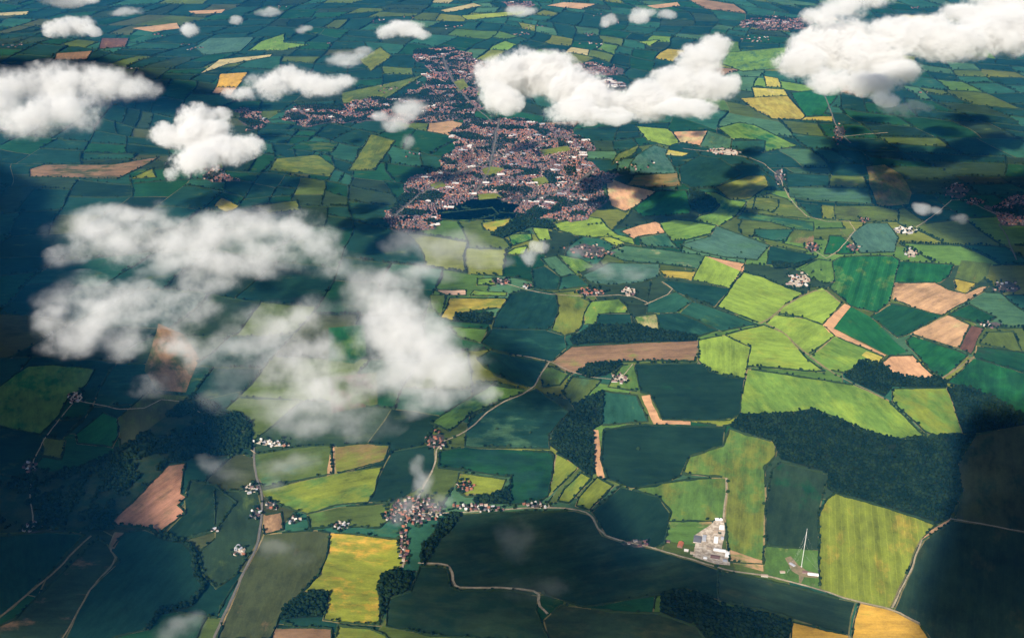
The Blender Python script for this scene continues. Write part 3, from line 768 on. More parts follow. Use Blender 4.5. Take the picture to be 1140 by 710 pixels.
for hi, ln in enumerate(HAMLETS):
    n, e, cnt, pal = ln.split('|'); cx, cy, rx, ry = (float(a) for a in e.split()); cnt = int(cnt)
    a0 = random.uniform(-.5, .5); placed = 0; tries = 0; tall = ry > rx * 1.3
    gx = []
    while placed < cnt and tries < 900:
        tries += 1; u, v = random.uniform(-1, 1), random.uniform(-1, 1)
        if u * u + v * v > 1: continue
        px, py = cx + u * rx, cy + v * ry
        if rx > 3 * ry: py += (u * rx) * 0.06
        X, Y = g(px, py)
        big = pal in ('grey',) or (pal in ('pale', 'white') and random.random() < .35 and cnt < 25)
        L = random.uniform(15, 30) if big else random.uniform(8, 13); Wd = random.uniform(10, 15) if big else random.uniform(7, 9)
        if hnear(X, Y, (L + 5) if big else 13): continue
        ang = a0 + random.choice((0, 0, math.pi / 2)) + random.gauss(0, .12)
        houses.append((X, Y, ang, L, Wd, random.choice(PALS[pal]), n, True)); placed += 1; gx.append((X, Y))
        if random.random() < .9:
            k = random.uniform(0, 6.28); trees.append((X + 14 * math.cos(k), Y + 14 * math.sin(k), random.uniform(3.5, 6), n, 'v'))
    for k in range(int(cnt * (1.1 if cnt < 18 else .6))):                         # dark trees round the edge
        th = random.uniform(0, 6.28); q = random.uniform(.5 if cnt < 18 else .9, 1.5); X, Y = g(cx + rx * q * math.cos(th), cy + ry * q * math.sin(th)); trees.append((X, Y, random.uniform(4, 7), n, 'v'))
    if cnt > 2:                                            # gardens and yards under the houses
        pl = [g(cx + rx * .95 * math.cos(t) * random.uniform(.55, 1.2), cy + ry * .95 * math.sin(t) * random.uniform(.55, 1.2) + (rx * math.cos(t) * .06 if rx > 3 * ry else 0)) for t in np.linspace(0, 6.28, 15)[:-1]]
        sheet('yard', pl, M['yard'] if pal in ('pale', 'white', 'grey') and cnt > 4 else M['townfloor'], 2.74, step=15)
for k in range(46):                                        # scattered far farms and hamlets
    px, py = random.uniform(0, 1140), random.choice((random.uniform(8, 60), random.uniform(30, 230)))
    X0, Y0 = g(px, py)
    if in_any((X0, Y0), TOWNP + WOODP): continue
    for q in range(random.randint(2, 9)):
        X, Y = X0 + random.gauss(0, 45), Y0 + random.gauss(0, 40)
        if hnear(X, Y, 16): continue
        houses.append((X, Y, random.uniform(0, 3), random.uniform(9, 22), random.uniform(8, 12), random.choice(PALS['mixw']), 'town', False)); trees.append((X + random.gauss(0, 16), Y + random.gauss(0, 16), random.uniform(4, 7), None, 'h'))
# town streets
town_trees = []
INSIDE = {'park beside the ring road': "590,200 606,197 612,204 598,208", 'green in the north of the town': "505,92 516,88 522,98 510,102", 'orchard ground in the town': "478,206 492,202 497,208 484,212", 'long green in the town': "600,168 632,163 636,168 606,174", 'park in the town': "535,189 546,186 561,188 552,195 540,195", 'school field in the town': "531,217 552,215 560,221 533,223"}
PARKS = []
for n, p in INSIDE.items():
    gp = [g(*q) for q in parse(p)]; PARKS.append(gp); o, _ = sheet('park', gp, M['crop'], 2.86, label=n); o.color = COL['olive'] + (1,); o['row_strength'] = 0.0; o['patch_colour'] = COL['grass']; o['patch_amount'] = .3
ROADK = set()
for r_ in ROADG:
    for p in r_:
        for i in (-1, 0, 1):
            for j in (-1, 0, 1): ROADK.add((int(p[0] // 9) + i, int(p[1] // 9) + j))
for key, pl in TOWNG.items():
    xs = [p[0] for p in pl]; ys = [p[1] for p in pl]
    m0, m1, m2, m3 = min(xs), max(xs), min(ys), max(ys)
    sx, sy = 11.5, 18.5
    gx, gy = np.meshgrid(np.arange(m0, m1, sx), np.arange(m2, m3, sy)); gx = gx.ravel(); gy = gy.ravel()
    for x, y in zip(gx, gy):
        nv = mnoise.noise_vector(Vector((x / 300, y / 300, 4.2)))
        X = x + nv.x * 120 + random.gauss(0, 2.0); Y = y + nv.y * 120 + random.gauss(0, 2.0)
        if not inside(X, Y, pl) or (int(X // 9), int(Y // 9)) in ROADK or in_any((X, Y), PARKS): continue
        zone = mnoise.noise(Vector((X / 260, Y / 160, 8.8))); r = random.random()
        belt = max(mnoise.noise(Vector((X / 230, Y / 110, 3.3))), mnoise.noise(Vector((X / 95, Y / 120, 7.7))) * .9)
        if belt > (.32 if key != 'A' else .2) or r < (.13 if key == 'B' else .2):
            town_trees.append((X, Y, random.uniform(4, 7.5))); continue
        if r > .92: continue
        ang = nv.x * .9 + random.gauss(0, .06) + (math.pi / 2 if zone > .3 else 0)
        ro = random.choice(PALS['town']); 
        if zone > .12 and random.random() < .55: ro = random.choice(('terra', 'pinkt', 'sand', 'pinkt'))
        elif zone < -.18 and random.random() < .6: ro = random.choice(('plum', 'slate', 'plum'))
        if random.random() < .008: ro = 'white'
        L, Wd = random.uniform(7, 10.5), random.uniform(6, 7.5)
        if random.random() < .01 or (key == 'D' and random.random() < .25): L, Wd, ro = random.uniform(30, 70), random.uniform(20, 35), random.choice(('white', 'grey', 'white'))
        houses.append((X, Y, ang, L, Wd, ro, 'town', key == 'B'))
def big(cx, cy, L, Wd, ang, ro, lab, eave=5.5, ridge=8.0, name='barn', cat='barn', wall='pale', grp='barns of the white farmyard'):
    X, Y = g(cx, cy); r = bpy.data.objects.new(name, None); col.objects.link(r); r.location = (X, Y, 0); r.rotation_euler.z = ang
    wv, wf, rv, rf = house_parts(L, Wd, eave, ridge)
    mesh('wall', wv, wf, M['wall_' + wall], r); mesh('roof', rv, rf, M['roof_' + ro], r); tag(r, lab, cat, grp); return r
A = R(-14)
BARNS = [(800, 579, 24, 14, 0.0, 'bright', 'small white barn at the top end of the farmyard'), (803.5, 588, 16, 24, A, 'bright', 'white barn below the topmost one beside the lane'),
 (797, 592, 14, 32, A, 'sand', 'sand roofed barn along the left of the yard strip'), (797, 602, 13, 34, A, 'bright', 'long narrow white barn in the middle of the yard'),
 (776.5, 601, 26, 36, A, 'slate', 'big dark slate barn on the left of the farmyard'), (784, 600, 12, 34, A, 'grey', 'grey barn touching the big dark slate barn'),
 (801, 613.5, 40, 14, A, 'bright', 'long white barn lying across the lower yard'), (809.5, 618, 13, 30, A, 'bright', 'white barn forming the right end of the yard'),
 (789, 611, 14, 18, A, 'sand', 'small sand roofed barn in the middle of the yard'), (796, 621, 30, 18, A, 'pinkt', 'pale pink roofed barn at the bottom of the yard'),
 (807, 625, 14, 12, A, 'grey', 'little grey shed in the lower right yard corner'), (785, 622, 12, 10, A, 'bright', 'little white shed beside the village road'),
 (804, 600, 10, 16, A, 'grey', 'narrow grey shed at the right of the yard')]
for b in BARNS: big(*b)
big(757.5, 607, 26, 17, R(70), 'rust', 'orange roofed farmhouse left of the barns', 6, 10.5, 'farmhouse', 'house', 'brick', 'farmhouses beside the barns')
big(764, 613, 14, 9, A, 'white', 'white cottage right of the orange roofed farmhouse', 5, 8, 'farmhouse', 'house', 'pale', 'farmhouses beside the barns')
big(771, 616, 16, 9, A, 'sand', 'sand roofed cottage between farmhouse and barns', 5, 8, 'farmhouse', 'house', 'cream', 'farmhouses beside the barns')
big(744, 603, 12, 9, A, 'plum', 'brown cottage left of the orange roofed farmhouse', 5, 8, 'farmhouse', 'house', 'brick', 'farmhouses beside the barns')
sheet('yard', [g(*p) for p in parse("770,620 775,596 794,582 797,577 806,577 808,592 804,611 813,614 813,629 796,628")], M['yard'], 2.86, step=12)
sheet('yard', [g(*p) for p in parse("874,622 881,620 889,630 898,636 910,639 910,644 895,643 892.5,650 890.5,650 889,641 881,636")], M['track'], 2.86, step=12)
for b in [(905, 640, 34, 12, R(-10), 'bright', 'long white station building right of the mast'), (896, 637.5, 16, 12, R(-10), 'pinkt', 'pink roofed station building at the foot of the mast'),
          (882, 629, 20, 10, R(-50), 'grey', 'grey station hut left of the mast'), (871, 637, 16, 9, 0, 'sand', 'sand coloured hut lying far left of the mast'), (851, 641, 22, 10, R(-8), 'sand', 'sand coloured shed beside the village road below the mast')]:
    big(*b, eave=4, ridge=5.5, name='station_building', cat='building', grp='buildings round the mast')
# mast
bx, by = g(892, 631); lo, hi = 10, 600
for _ in range(40):
    mid = (lo + hi) / 2
    if proj(bx, by, mid)[1] > 588: lo = mid
    else: hi = mid
MH = lo
mast = bpy.data.objects.new('radio_mast', None); col.objects.link(mast); mast.location = (bx, by, 0); tag(mast, 'tall white lattice mast held by guy wires beside the striped field', 'mast')
def bars(segs, r):
    V, Fc = [], []
    for a, b in segs:
        a, b = Vector(a), Vector(b); d = (b - a).normalized(); u = d.orthogonal().normalized(); w = d.cross(u); s = len(V)
        for p in (a, b):
            for k in range(4): t = k * math.pi / 2; V.append(tuple(p + (u * math.cos(t) + w * math.sin(t)) * r))
        for k in range(4): Fc.append((s + k, s + (k + 1) % 4, s + 4 + (k + 1) % 4, s + 4 + k))
    return V, Fc
tri = [(.8 * math.cos(t), .8 * math.sin(t)) for t in (R(90), R(210), R(330))]
def section(z0, z1):
    s = []; n = int((z1 - z0) / 3.5)
    for x, y in tri: s.append(((x, y, z0), (x, y, z1)))
    for i in range(n):
        za, zb = z0 + (z1 - z0) * i / n, z0 + (z1 - z0) * (i + 1) / n
        for k in range(3): s.append(((*tri[k], za), (*tri[(k + 1) % 3], zb)))
        for k in range(3): s.append(((*tri[k], zb), (*tri[(k + 1) % 3], zb)))
    return s
top = MH - 14
mesh('lattice_tower', *bars(section(0, top), .13), M['white'], mast)
mesh('antenna', *bars([((0, 0, top), (0, 0, MH))], .35), M['white'], mast)
for k in range(3):
    t = R(90 + 120 * k); segs = [((1.5 * math.cos(t), 1.5 * math.sin(t), MH * q), (62 * math.cos(t), 62 * math.sin(t), 3)) for q in (.35, .62, .86)]
    mesh('guy_wires', *bars(segs, .08), M['steel'], mast)
mesh('base_hut', *house_parts(6, 4, 3, 3.6)[0:2], M['wall_pale'], mast)

# nearest 300 houses as things, the rest one mass
houses.sort(key=lambda h: (0 if h[6] != 'town' else 1, proj(h[0], h[1])[2] / h[3]))
hd = {}
for i, (X, Y, ang, L, Wd, ro, n, _) in enumerate(houses[:300]):
    lq = min((9.5, 12, 14.5, 20, 27), key=lambda q: abs(q - L)); wall = {'rust': 'brick', 'terra': 'brick', 'plum': 'brick', 'slate': 'cream'}.get(ro, 'pale')
    r = bpy.data.objects.new('house', None); col.objects.link(r); r.location = (X, Y, 2.4); r.rotation_euler.z = ang
    size = 'long ' if L > 15 else ''
    if n == 'town': lab = f'{RW[ro]} roofed house on the near edge of the town'
    else: lab = f'{size}{RW[ro]} roofed house in {n}'
    tag(r, lab, 'house', 'houses of ' + n if n != 'town' else 'houses of the town')
    if (lq, ro) not in hd:
        wv, wf, rv, rf = house_parts(lq, 8 if lq < 16 else 12, 5 if lq < 16 else 4.6, 8.4 if lq < 16 else 7.4)
        a = mesh('wall', wv, wf, M['wall_' + wall], r); b = mesh('roof', rv, rf, M['roof_' + ro], r); hd[(lq, ro)] = (a, b)
    else:
        for q in hd[(lq, ro)]: c = q.copy(); c.parent = r; col.objects.link(c)
rest = houses[300:]
V, Fc, mi = [], [], []; rk = list(ROOF); mats = [M['roof_' + k] for k in rk] + [M['wall_' + k] for k in WALL]
for (X, Y, ang, L, Wd, ro, n, _) in rest:
    wv, wf, rv, rf = house_parts(L, Wd, 5, 8.2 if L < 20 else 7); c, s = math.cos(ang), math.sin(ang); b = len(V)
    rv = [rv[0], rv[1], rv[2], rv[6], rv[7], rv[8]]; rf = [(0, 1, 4, 3), (1, 2, 5, 4)]
    V += [(X + p[0] * c - p[1] * s, Y + p[0] * s + p[1] * c, p[2] + 2.6) for p in wv + rv]
    Fc += [tuple(q + b for q in f) for f in wf] + [tuple(q + b + 10 for q in f) for f in rf]
    mi += [len(rk) + random.choice((0, 0, 0, 0, 0, 0, 0, 0, 0, 0, 1))] * 4 + [rk.index(ro)] * 2
o = mesh('town_houses', V, Fc, mats, idx=mi); tag(o, 'mass of pink and purple roofed houses of the town', 'houses', kind='stuff')
print('houses', len(houses))

# ---------------------------------------------------------------- trees
def tree_proto(seed):
    rr = random.Random(seed); V, Fc, mi = [], [], []
    prof = [(0, .09), (.25, .065), (.7, .05)]; 
    for z, r in prof:
        for k in range(6): t = k * math.pi / 3; V.append((r * math.cos(t), r * math.sin(t), z))
    for j in range(2):
        for k in range(6): Fc.append((j * 6 + k, j * 6 + (k + 1) % 6, j * 6 + 6 + (k + 1) % 6, j * 6 + 6 + k)); mi.append(1)
    tv, tf = ICO1
    lumps = [(0, 0, 1.15, .72)] + [(.62 * math.cos(t), .62 * math.sin(t), rr.uniform(.75, 1.2), rr.uniform(.36, .52)) for t in [q * 1.05 + rr.uniform(-.3, .3) for q in range(6)]] + [(rr.uniform(-.25, .25), rr.uniform(-.25, .25), 1.65, .42)]
    for x, y, z, r in lumps:
        b = len(V)
        for p in tv: k = r * rr.uniform(.78, 1.2); V.append((x + p[0] * k, y + p[1] * k, z + p[2] * k))
        for f in tf: Fc.append(tuple(int(q) + b for q in f)); mi.append(0)
    me = bpy.data.meshes.new('tree'); me.from_pydata(V, [], Fc); me.materials.append(M['tree']); me.materials.append(M['bark']); me.polygons.foreach_set('material_index', mi); me.update()
    return me
PROTO = [tree_proto(s) for s in range(8)]
seen = []
def vis(t):
    X, Y, d = proj(t[0], t[1]); return -5 < X < 1145 and -5 < Y < 715
tv_ = [t for t in trees if vis(t)]
tv_.sort(key=lambda t: -(t[2] / proj(t[0], t[1])[2]) * (1.6 if t[4] == 's' else 1))
for i, (x, y, r, n, k) in enumerate(tv_[:300]):
    o = bpy.data.objects.new('tree', PROTO[i % 8]); col.objects.link(o); o.location = (x, y, 1.5); o.scale = (r, r, r * random.uniform(.85, 1.15)); o.rotation_euler.z = random.uniform(0, 6.28)
    n = n or 'far patchwork fields'
    lab = {'h': 'dark tree in the hedge of the ', 's': 'lone dark tree beside the ', 'v': 'dark garden tree at '}[k] + n
    tag(o, lab, 'tree', 'trees of ' + (n if k == 'v' else 'the ' + n))
rest = tv_[300:]
P = np.array([(t[0], t[1]) for t in rest] + [(t[0], t[1]) for t in town_trees]); ra = np.array([t[2] for t in rest] + [t[2] for t in town_trees])
crowns('distant_trees', P, ra, M['wood'], label='countless small dark trees along far hedges and town streets', cat='trees')
print('trees', len(trees), len(P))
# ---------------------------------------------------------------- sun and sky
SUN_E, SUN_AZ = R(34), R(-22)                            # azimuth: 0 = from straight behind the camera, minus = from its left
sund = Vector((math.sin(SUN_AZ) * math.cos(SUN_E), -math.cos(SUN_AZ) * math.cos(SUN_E), math.sin(SUN_E)))   # towards the sun
sl = bpy.data.lights.new('sun', 'SUN'); sl.energy = 5.0; sl.angle = R(.5); sl.color = (1, .93, .82)
so = bpy.data.objects.new('sun', sl); col.objects.link(so); so.rotation_euler = sund.to_track_quat('Z', 'Y').to_euler(); so.location = (0, 0, 8000)
w = bpy.data.worlds.new('World'); sc.world = w; w.use_nodes = True; nt = w.node_tree; nt.nodes.clear()
sk = nt.nodes.new('ShaderNodeTexSky'); sk.sky_type = 'NISHITA'; sk.sun_disc = False; sk.sun_elevation = SUN_E
sk.sun_rotation = math.atan2(sund.x, sund.y); sk.altitude = 0; sk.air_density = 1.0; sk.dust_density = .6; sk.ozone_density = 2
bg = nt.nodes.new('ShaderNodeBackground'); bg.inputs[1].default_value = .05; wo = nt.nodes.new('ShaderNodeOutputWorld')
nt.links.new(sk.outputs[0], bg.inputs[0]); nt.links.new(bg.outputs[0], wo.inputs[0])

# ---------------------------------------------------------------- clouds
# label | altitude | density | softness | erosion | noise size | puffs x,y,rx,ry
CLOUDS = """
broad soft cloud at the upper left edge|1000|.016|.75|1.6|130|20,95,42,20 70,92,45,22 118,95,40,22 155,100,24,13 30,128,45,24 75,122,40,24 -18,115,42,30
small loaf shaped cloud near the upper left corner|1100|.022|.4|1.0|70|65,32,17,9 84,28,20,11 102,34,13,6
little cloud cut by the top edge left of centre|1100|.02|.4|1.0|70|70,0,25,8 98,-2,16,6
bright ragged cloud with a small tail below|950|.03|.38|1.3|75|218,132,22,15 245,128,13,8 190,150,24,13 225,152,34,20 262,163,28,14 215,180,26,16 242,170,32,16 190,196,9,8
long cloud trailing to the right above the veil|950|.022|.55|1.4|70|268,106,18,10 297,96,24,15 325,88,25,14 355,95,30,12 383,92,18,8
small flat cloud above the town|1150|.022|.4|1.0|60|430,36,13,8 450,32,21,10 468,38,14,6
wispy grey cloud over the town arm|900|.010|.6|1.5|60|455,122,20,13 440,138,18,8 424,130,10,7
tiny wisp below the grey cloud|900|.006|.6|1.5|40|454,158,9,8
big bright white cloud over the town|1050|.032|.36|1.3|100|558,88,28,24 585,80,30,24 612,86,32,25 640,98,32,22 662,112,34,18 692,112,30,17 720,112,33,20 550,108,18,18 566,112,16,14 640,124,34,14 750,98,28,22 776,75,26,22 797,52,20,14 790,95,28,18 762,120,36,12 682,130,28,10 812,96,12,14
large piled cloud at the upper right|1050|.03|.36|1.35|95|892,70,28,18 912,58,34,24 942,50,38,27 966,66,38,24 925,90,26,13 970,92,32,14 985,110,16,8 998,80,26,14
cloud bank behind the piled cloud at the top edge|1200|.02|.55|1.4|90|918,20,24,13 940,8,25,13 965,-4,30,12
long cloud bank running to the right edge|1150|.024|.42|1.4|105|1000,34,32,18 1030,42,38,22 1062,46,34,20 1092,38,38,24 1126,32,38,26 1160,26,40,24 1074,16,34,12 1115,4,38,12
shredded wisps below the piled cloud|950|.008|.65|1.6|50|1000,122,20,8 1022,118,15,7
small round cloud right of the top centre|1150|.022|.4|1.0|50|712,18,13,8 722,14,8,6
small torn cloud left of the round one|1150|.018|.45|1.2|45|678,22,9,8 672,27,6,4
small flat wisp right of the round one|1150|.014|.5|1.2|45|743,16,12,5
faint flat cloud at the top centre|1150|.014|.5|1.2|50|580,12,18,6
small puff left of the grey teal oval|1100|.022|.4|1.0|45|210,33,12,8
tiny puff above the pale lime field|1100|.018|.4|1.0|40|263,23,8,5
thin flat wisp near the top left|1100|.008|.6|1.3|50|140,13,18,5
thin wisp above the long trailing cloud|1000|.008|.6|1.5|50|385,66,21,9 405,58,12,6
thin pale wisp at the top edge left of centre|1100|.008|.6|1.3|50|300,13,15,5
thin small wisp right of the pale lime field|1100|.008|.6|1.3|50|338,33,10,5
small thin cloud over the scattered shaded village|850|.012|.55|1.3|40|1028,232,11,7 1042,234,9,5
faint wisp right of the scattered shaded village|850|.005|.6|1.3|40|1070,243,10,6
wide ragged veil of thin cloud across the left of the view|720|.0100|1.0|2.2|120|78,330,36,24 112,350,46,34 92,370,42,26 142,342,46,29 172,322,34,19 130,385,34,17 60,352,19,22 110,252,52,23 160,265,46,26 196,272,36,26 150,240,39,16 240,266,49,31 275,260,49,31 255,295,49,26 222,302,36,23 322,256,36,21 350,276,31,26 300,286,36,23 402,322,28,30 430,320,37,32 440,360,44,37 472,380,44,34 502,406,44,32 525,426,30,18 442,420,51,32 480,440,37,16 392,440,39,23 452,455,32,12 300,360,47,29 266,380,42,26 332,350,42,23 342,392,36,29 300,402,42,26 350,424,49,29 322,442,49,29 400,470,47,18 350,474,49,18 312,470,34,16 262,420,36,18 232,402,29,20 180,300,34,16 215,345,34,18 75,285,26,14 385,300,28,18 205,380,30,18 250,445,30,14 460,300,24,12 170,430,30,12
thick pale lobe at the lower right of the ragged veil|700|.012|.85|1.8|95|412,330,24,22 432,345,26,22 448,370,34,26 478,392,34,26 505,412,30,20 450,412,36,22 405,425,30,18 360,440,30,18 330,455,34,16 388,458,34,15 300,450,28,14 515,420,28,22 538,434,20,14 470,440,32,16
thin sheet of cloud below the town|750|.004|.8|1.4|100|460,270,34,17 500,275,41,19 532,285,34,14 482,302,34,14 556,290,17,8
little bright puff below the town edge|750|.016|.5|1.2|50|588,286,10,10 602,276,11,9 595,272,6,6
thin sheet over the grey teal pasture|750|.0045|.8|1.4|70|670,300,24,10 702,302,28,9 642,280,14,9
smoky wisp over the village junction|650|.0075|.8|1.4|45|470,538,13,18 450,564,18,11 488,560,18,11 464,518,9,12 440,580,10,8
thin veil over the olive field beside the road|650|.0042|.85|1.4|60|310,520,25,14 332,510,24,16 300,540,18,9
thin veil over the dark wood left of the road|650|.0036|.85|1.4|60|240,520,20,12 260,530,20,9 225,515,12,9
thin veil over the dark olive meadow|650|.0042|.85|1.4|60|310,610,24,14 332,622,20,11
small grey veil at the lower edge left of the road|650|.006|.85|1.4|60|205,695,25,15 190,706,21,13
faint smoke thin veil over the huge dark field|650|.0016|.9|1.4|70|575,600,27,24 600,655,42,16
""".strip().split('\n')
def cloud(label, alt, dn, soft, ero, nsz, puffs):
    thin = float(dn) < .0135
    nsz = float(nsz); alt = float(alt); dn = float(dn)
    P = []
    mx = max(p[2] for p in puffs)
    for (x, y, rx, ry) in puffs:
        rx *= GROW; ry *= GROW
        c, dep = at(x, y, alt); m = dep / FPX; al = math.atan2(CAMZ - alt, math.hypot(c.x, c.y))
        RX = rx * m; app = ry * m; RY = RX * .72; RZ2 = app * app - (RY * math.sin(al)) ** 2
        if RZ2 < (.5 * app) ** 2:
            RZ = .62 * app / max(math.cos(al), .5); RY = math.sqrt(max((app * app - (RZ * math.cos(al)) ** 2), (.3 * app) ** 2)) / math.sin(al)
        else: RZ = math.sqrt(RZ2) / math.cos(al)
        if thin: RZ = min(RZ, .30 * app + 14); RY = math.sqrt(max(app * app - (RZ * math.cos(al)) ** 2, (.3 * app) ** 2)) / math.sin(al)
        P.append((c, RX, RY, RZ))
    cen = sum((p[0] for p in P), Vector()) / len(P)
    # hull: swollen puffs fused by a voxel remesh
    tv, tf = ICO2; V, Fc = [], []
    for c, a, b, d in P:
        s = len(V); k = 1.13
        V += [(c.x - cen.x + p[0] * a * k, c.y - cen.y + p[1] * b * k, c.z - cen.z + p[2] * d * k) for p in tv]; Fc += [tuple(int(q) + s for q in f) for f in tf]
    m, nt, nd, lk = newmat('cloud_vapour'); geo = N(nt, 'ShaderNodeNewGeometry'); Pn = geo.outputs['Position']
    rs = min(min(p[1], p[3] * 1.5) for p in P)
    wv = noi(nt, Pn, 1 / (nsz * 1.6), 1.0, .5, 'Color')
    Pw = vmt(nt, 'MULTIPLY_ADD', vmt(nt, 'SUBTRACT', wv, (.5, .5, .5)), (nsz * .9,) * 3, Pn)
    smin = None
    for c, a, b, d in P:
        q = vmt(nt, 'MULTIPLY_ADD', Pw, (1 / a, 1 / b, 1 / d), (-c.x / a, -c.y / b, -c.z / d)); l = vmt(nt, 'LENGTH', q)
        smin = l if smin is None else mth(nt, 'SMOOTH_MIN', smin, l, .3)
    nz = noi(nt, Pn, 1 / nsz, 6.0, .70)
    Ff = mth(nt, 'ADD', mth(nt, 'SUBTRACT', 1.0, smin), mth(nt, 'MULTIPLY', mth(nt, 'SUBTRACT', nz, .5 if thin else .53), float(ero) * 1.45))
    if not thin: Ff = mth(nt, 'ADD', Ff, mth(nt, 'MULTIPLY', mth(nt, 'SUBTRACT', noi(nt, Pn, 4.2 / nsz, 4.0, .7), .5), 1.15))
    edge = sstep(nt, smin, 1.12, .78)                     # nothing reaches the hull
    body = mth(nt, 'ADD', mth(nt, 'MULTIPLY', sstep(nt, Ff, 0.04, float(soft)), .92), mth(nt, 'MULTIPLY', sstep(nt, Ff, -.22, .4), .08))
    if thin and len(P) > 6: body = mth(nt, 'MULTIPLY', body, sstep(nt, noi(nt, vmt(nt, 'MULTIPLY', Pn, (1, .6, 1)), 1 / 340, 2.0, .5), .36, .60, .25, 1.35))
    f = mth(nt, 'MULTIPLY', mth(nt, 'MULTIPLY', body, edge), dn)
    pv = nt.nodes.new('ShaderNodeVolumePrincipled'); pv.inputs['Color'].default_value = (.975, .97, .965, 1); pv.inputs['Anisotropy'].default_value = 0.0
    lk.new(f, pv.inputs['Density']); out = nt.nodes.new('ShaderNodeOutputMaterial'); lk.new(pv.outputs[0], out.inputs['Volume'])
    o = mesh('cloud', V, Fc, m, loc=cen)
    md = o.modifiers.new('fuse', 'REMESH'); md.mode = 'VOXEL'; md.voxel_size = max(14, min(rs * .22, 60))
    dg = bpy.context.evaluated_depsgraph_get(); me = bpy.data.meshes.new_from_object(o.evaluated_get(dg)); o.modifiers.clear(); o.data = me
    if not me.materials: me.materials.append(m)
    ext = (max(v.co.x for v in me.vertices) - min(v.co.x for v in me.vertices) + max(v.co.y for v in me.vertices) - min(v.co.y for v in me.vertices) + max(v.co.z for v in me.vertices) - min(v.co.z for v in me.vertices)) / 3
    m.cycles.volume_step_rate = STEP * max(16, nsz * (.30 if thin else .21)) / (ext * .1)
    tag(o, label, 'cloud', 'clouds below the camera'); return o
STEP = 1.0; GROW = 1.2
for ln in CLOUDS:
    a = ln.split('|'); cloud(*a[:6], parse(a[6]))

# clouds of the layer above the camera: out of the frame, their shade lies on the land
def high_cloud(label, px, sig=.01, T=250.0, alt=4300.0, squeeze=.0):
    gp = [g(*p) for p in parse(px)]; off = Vector((sund.x, sund.y, 0)) * (alt / sund.z)
    if area(gp) < 0: gp = gp[::-1]
    cx = sum(p[0] for p in gp) / len(gp); cy = sum(p[1] for p in gp) / len(gp); NT, NR = 72, 14
    bound = dens(gp, 60); ang = sorted((math.atan2(p[1] - cy, p[0] - cx), math.hypot(p[0] - cx, p[1] - cy)) for p in bound)
    aa = [a[0] for a in ang]; rr_ = [a[1] for a in ang]
    V, Fc = [], []
    def th_(r, x, y): return T * (1 - r ** 5) * max(.12, .72 + .95 * mnoise.noise(Vector((x / 330, y / 330, 7))))
    rim = []
    for k in range(NT):
        t = -math.pi + 2 * math.pi * k / NT; r = float(np.interp(t, aa, rr_, period=2 * math.pi)); rim.append((t, r))
    def pt(k, j):
        t, r = rim[k % NT]; q = j / NR; x, y = cx + math.cos(t) * r * q, cy + math.sin(t) * r * q
        n = mnoise.noise_vector(Vector((x / 260, y / 260, 2))); m2 = mnoise.noise_vector(Vector((x / 90, y / 90, 5))); return x + n.x * 34 + m2.x * 16, y + n.y * 34 + m2.y * 16, q
    for side in (1, -.35):
        for j in range(1, NR):
            for k in range(NT): x, y, q = pt(k, j); V.append((x + off.x, y + off.y, alt + side * th_(q, x, y)))
    RIM = len(V)
    for k in range(NT): x, y, q = pt(k, NR); V.append((x + off.x, y + off.y, alt))
    V.append((cx + off.x, cy + off.y, alt + T * .7)); V.append((cx + off.x, cy + off.y, alt - T * .25)); B = (NR - 1) * NT
    for s in (0, 1):
        b0 = s * B
        for k in range(NT):
            k2 = (k + 1) % NT; tri_ = [RIM + NT + s, b0 + k, b0 + k2]; Fc.append(tuple(tri_ if s == 0 else tri_[::-1]))
            for j in range(NR - 1):
                i0 = b0 + j * NT; i1 = b0 + (j + 1) * NT if j < NR - 2 else RIM
                q = [i0 + k, i1 + k, i1 + k2, i0 + k2]; Fc.append(tuple(q if s == 0 else q[::-1]))
    m, nt, nd, lk = newmat('high_cloud_vapour'); pv = nt.nodes.new('ShaderNodeVolumePrincipled'); pv.inputs['Color'].default_value = (1, 1, 1, 1); pv.inputs['Density'].default_value = sig
    out = nt.nodes.new('ShaderNodeOutputMaterial'); lk.new(pv.outputs[0], out.inputs['Volume']); m.cycles.homogeneous_volume = True
    o = mesh('cloud', V, Fc, m); tag(o, label, 'cloud', 'clouds of the upper layer')
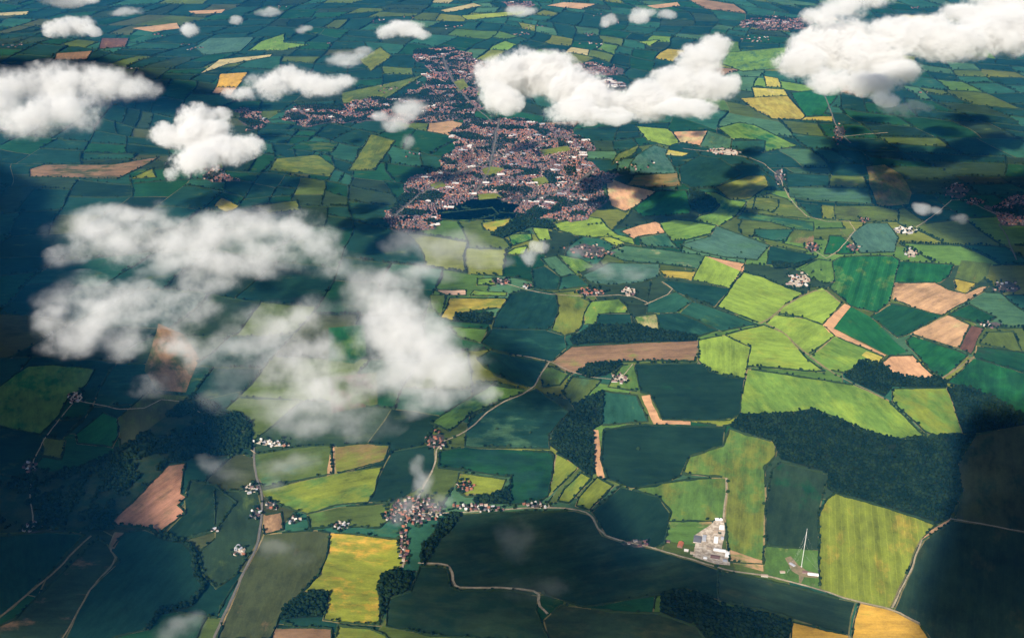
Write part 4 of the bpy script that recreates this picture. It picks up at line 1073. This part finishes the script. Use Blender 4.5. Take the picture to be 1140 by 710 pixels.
HIGH = [
 ('broad upper cloud whose shade covers the left side of the land', "-500,150 -40,160 60,215 40,260 50,330 50,420 110,470 200,450 284,485 288,600 246,722 -420,722"),
 ('upper cloud whose shade lies on the huge dark field', "446,612 500,588 640,588 716,622 800,650 950,692 960,740 420,745 428,690"),
 ('upper cloud whose shade lies on the lower right corner', "1062,480 1230,430 1300,740 1036,740 1000,690 1040,600"),
 ('upper cloud whose shade lies on the land below the long cloud bank', "950,205 1040,200 1250,180 1280,355 1112,340 1092,285 1015,245 960,225"),
 ('long upper cloud whose shade dims the far upper left land', "-420,62 120,66 300,118 250,150 60,112 -420,95"),
]
for h, sg in zip(HIGH, (.014, .0042, .0075, .009, .011)): high_cloud(*h, sg)

# ---------------------------------------------------------------- haze over the land, below the clouds
HZ = 520.0
hv = [(x, y, z) for z in (-2, HZ) for x, y in ((-30000, -6000), (30000, -6000), (30000, 40000), (-30000, 40000))]
m, nt, nd, lk = newmat('haze_air'); pv = nt.nodes.new('ShaderNodeVolumePrincipled'); pv.inputs['Color'].default_value = (.03, .38, .92, 1); pv.inputs['Density'].default_value = 0.7e-4
out = nt.nodes.new('ShaderNodeOutputMaterial'); lk.new(pv.outputs[0], out.inputs['Volume']); m.cycles.homogeneous_volume = True
o = mesh('haze', hv, [(0, 3, 2, 1), (4, 5, 6, 7), (0, 1, 5, 4), (1, 2, 6, 5), (2, 3, 7, 6), (3, 0, 4, 7)], m); tag(o, kind='stuff')

# ---------------------------------------------------------------- output
vs = sc.view_settings; vs.view_transform = 'Standard'; vs.look = 'None'; vs.gamma = 1; vs.use_curve_mapping = False; vs.exposure = 0.85
sc.render.engine = 'CYCLES'; cy = sc.cycles
cy.max_bounces = 6; cy.diffuse_bounces = 1; cy.glossy_bounces = 1; cy.transmission_bounces = 2; cy.volume_bounces = 3; cy.transparent_max_bounces = 48
cy.use_adaptive_sampling = True; cy.adaptive_threshold = .03; cy.use_denoising = True; cy.volume_max_steps = 256
cy.caustics_reflective = False; cy.caustics_refractive = False
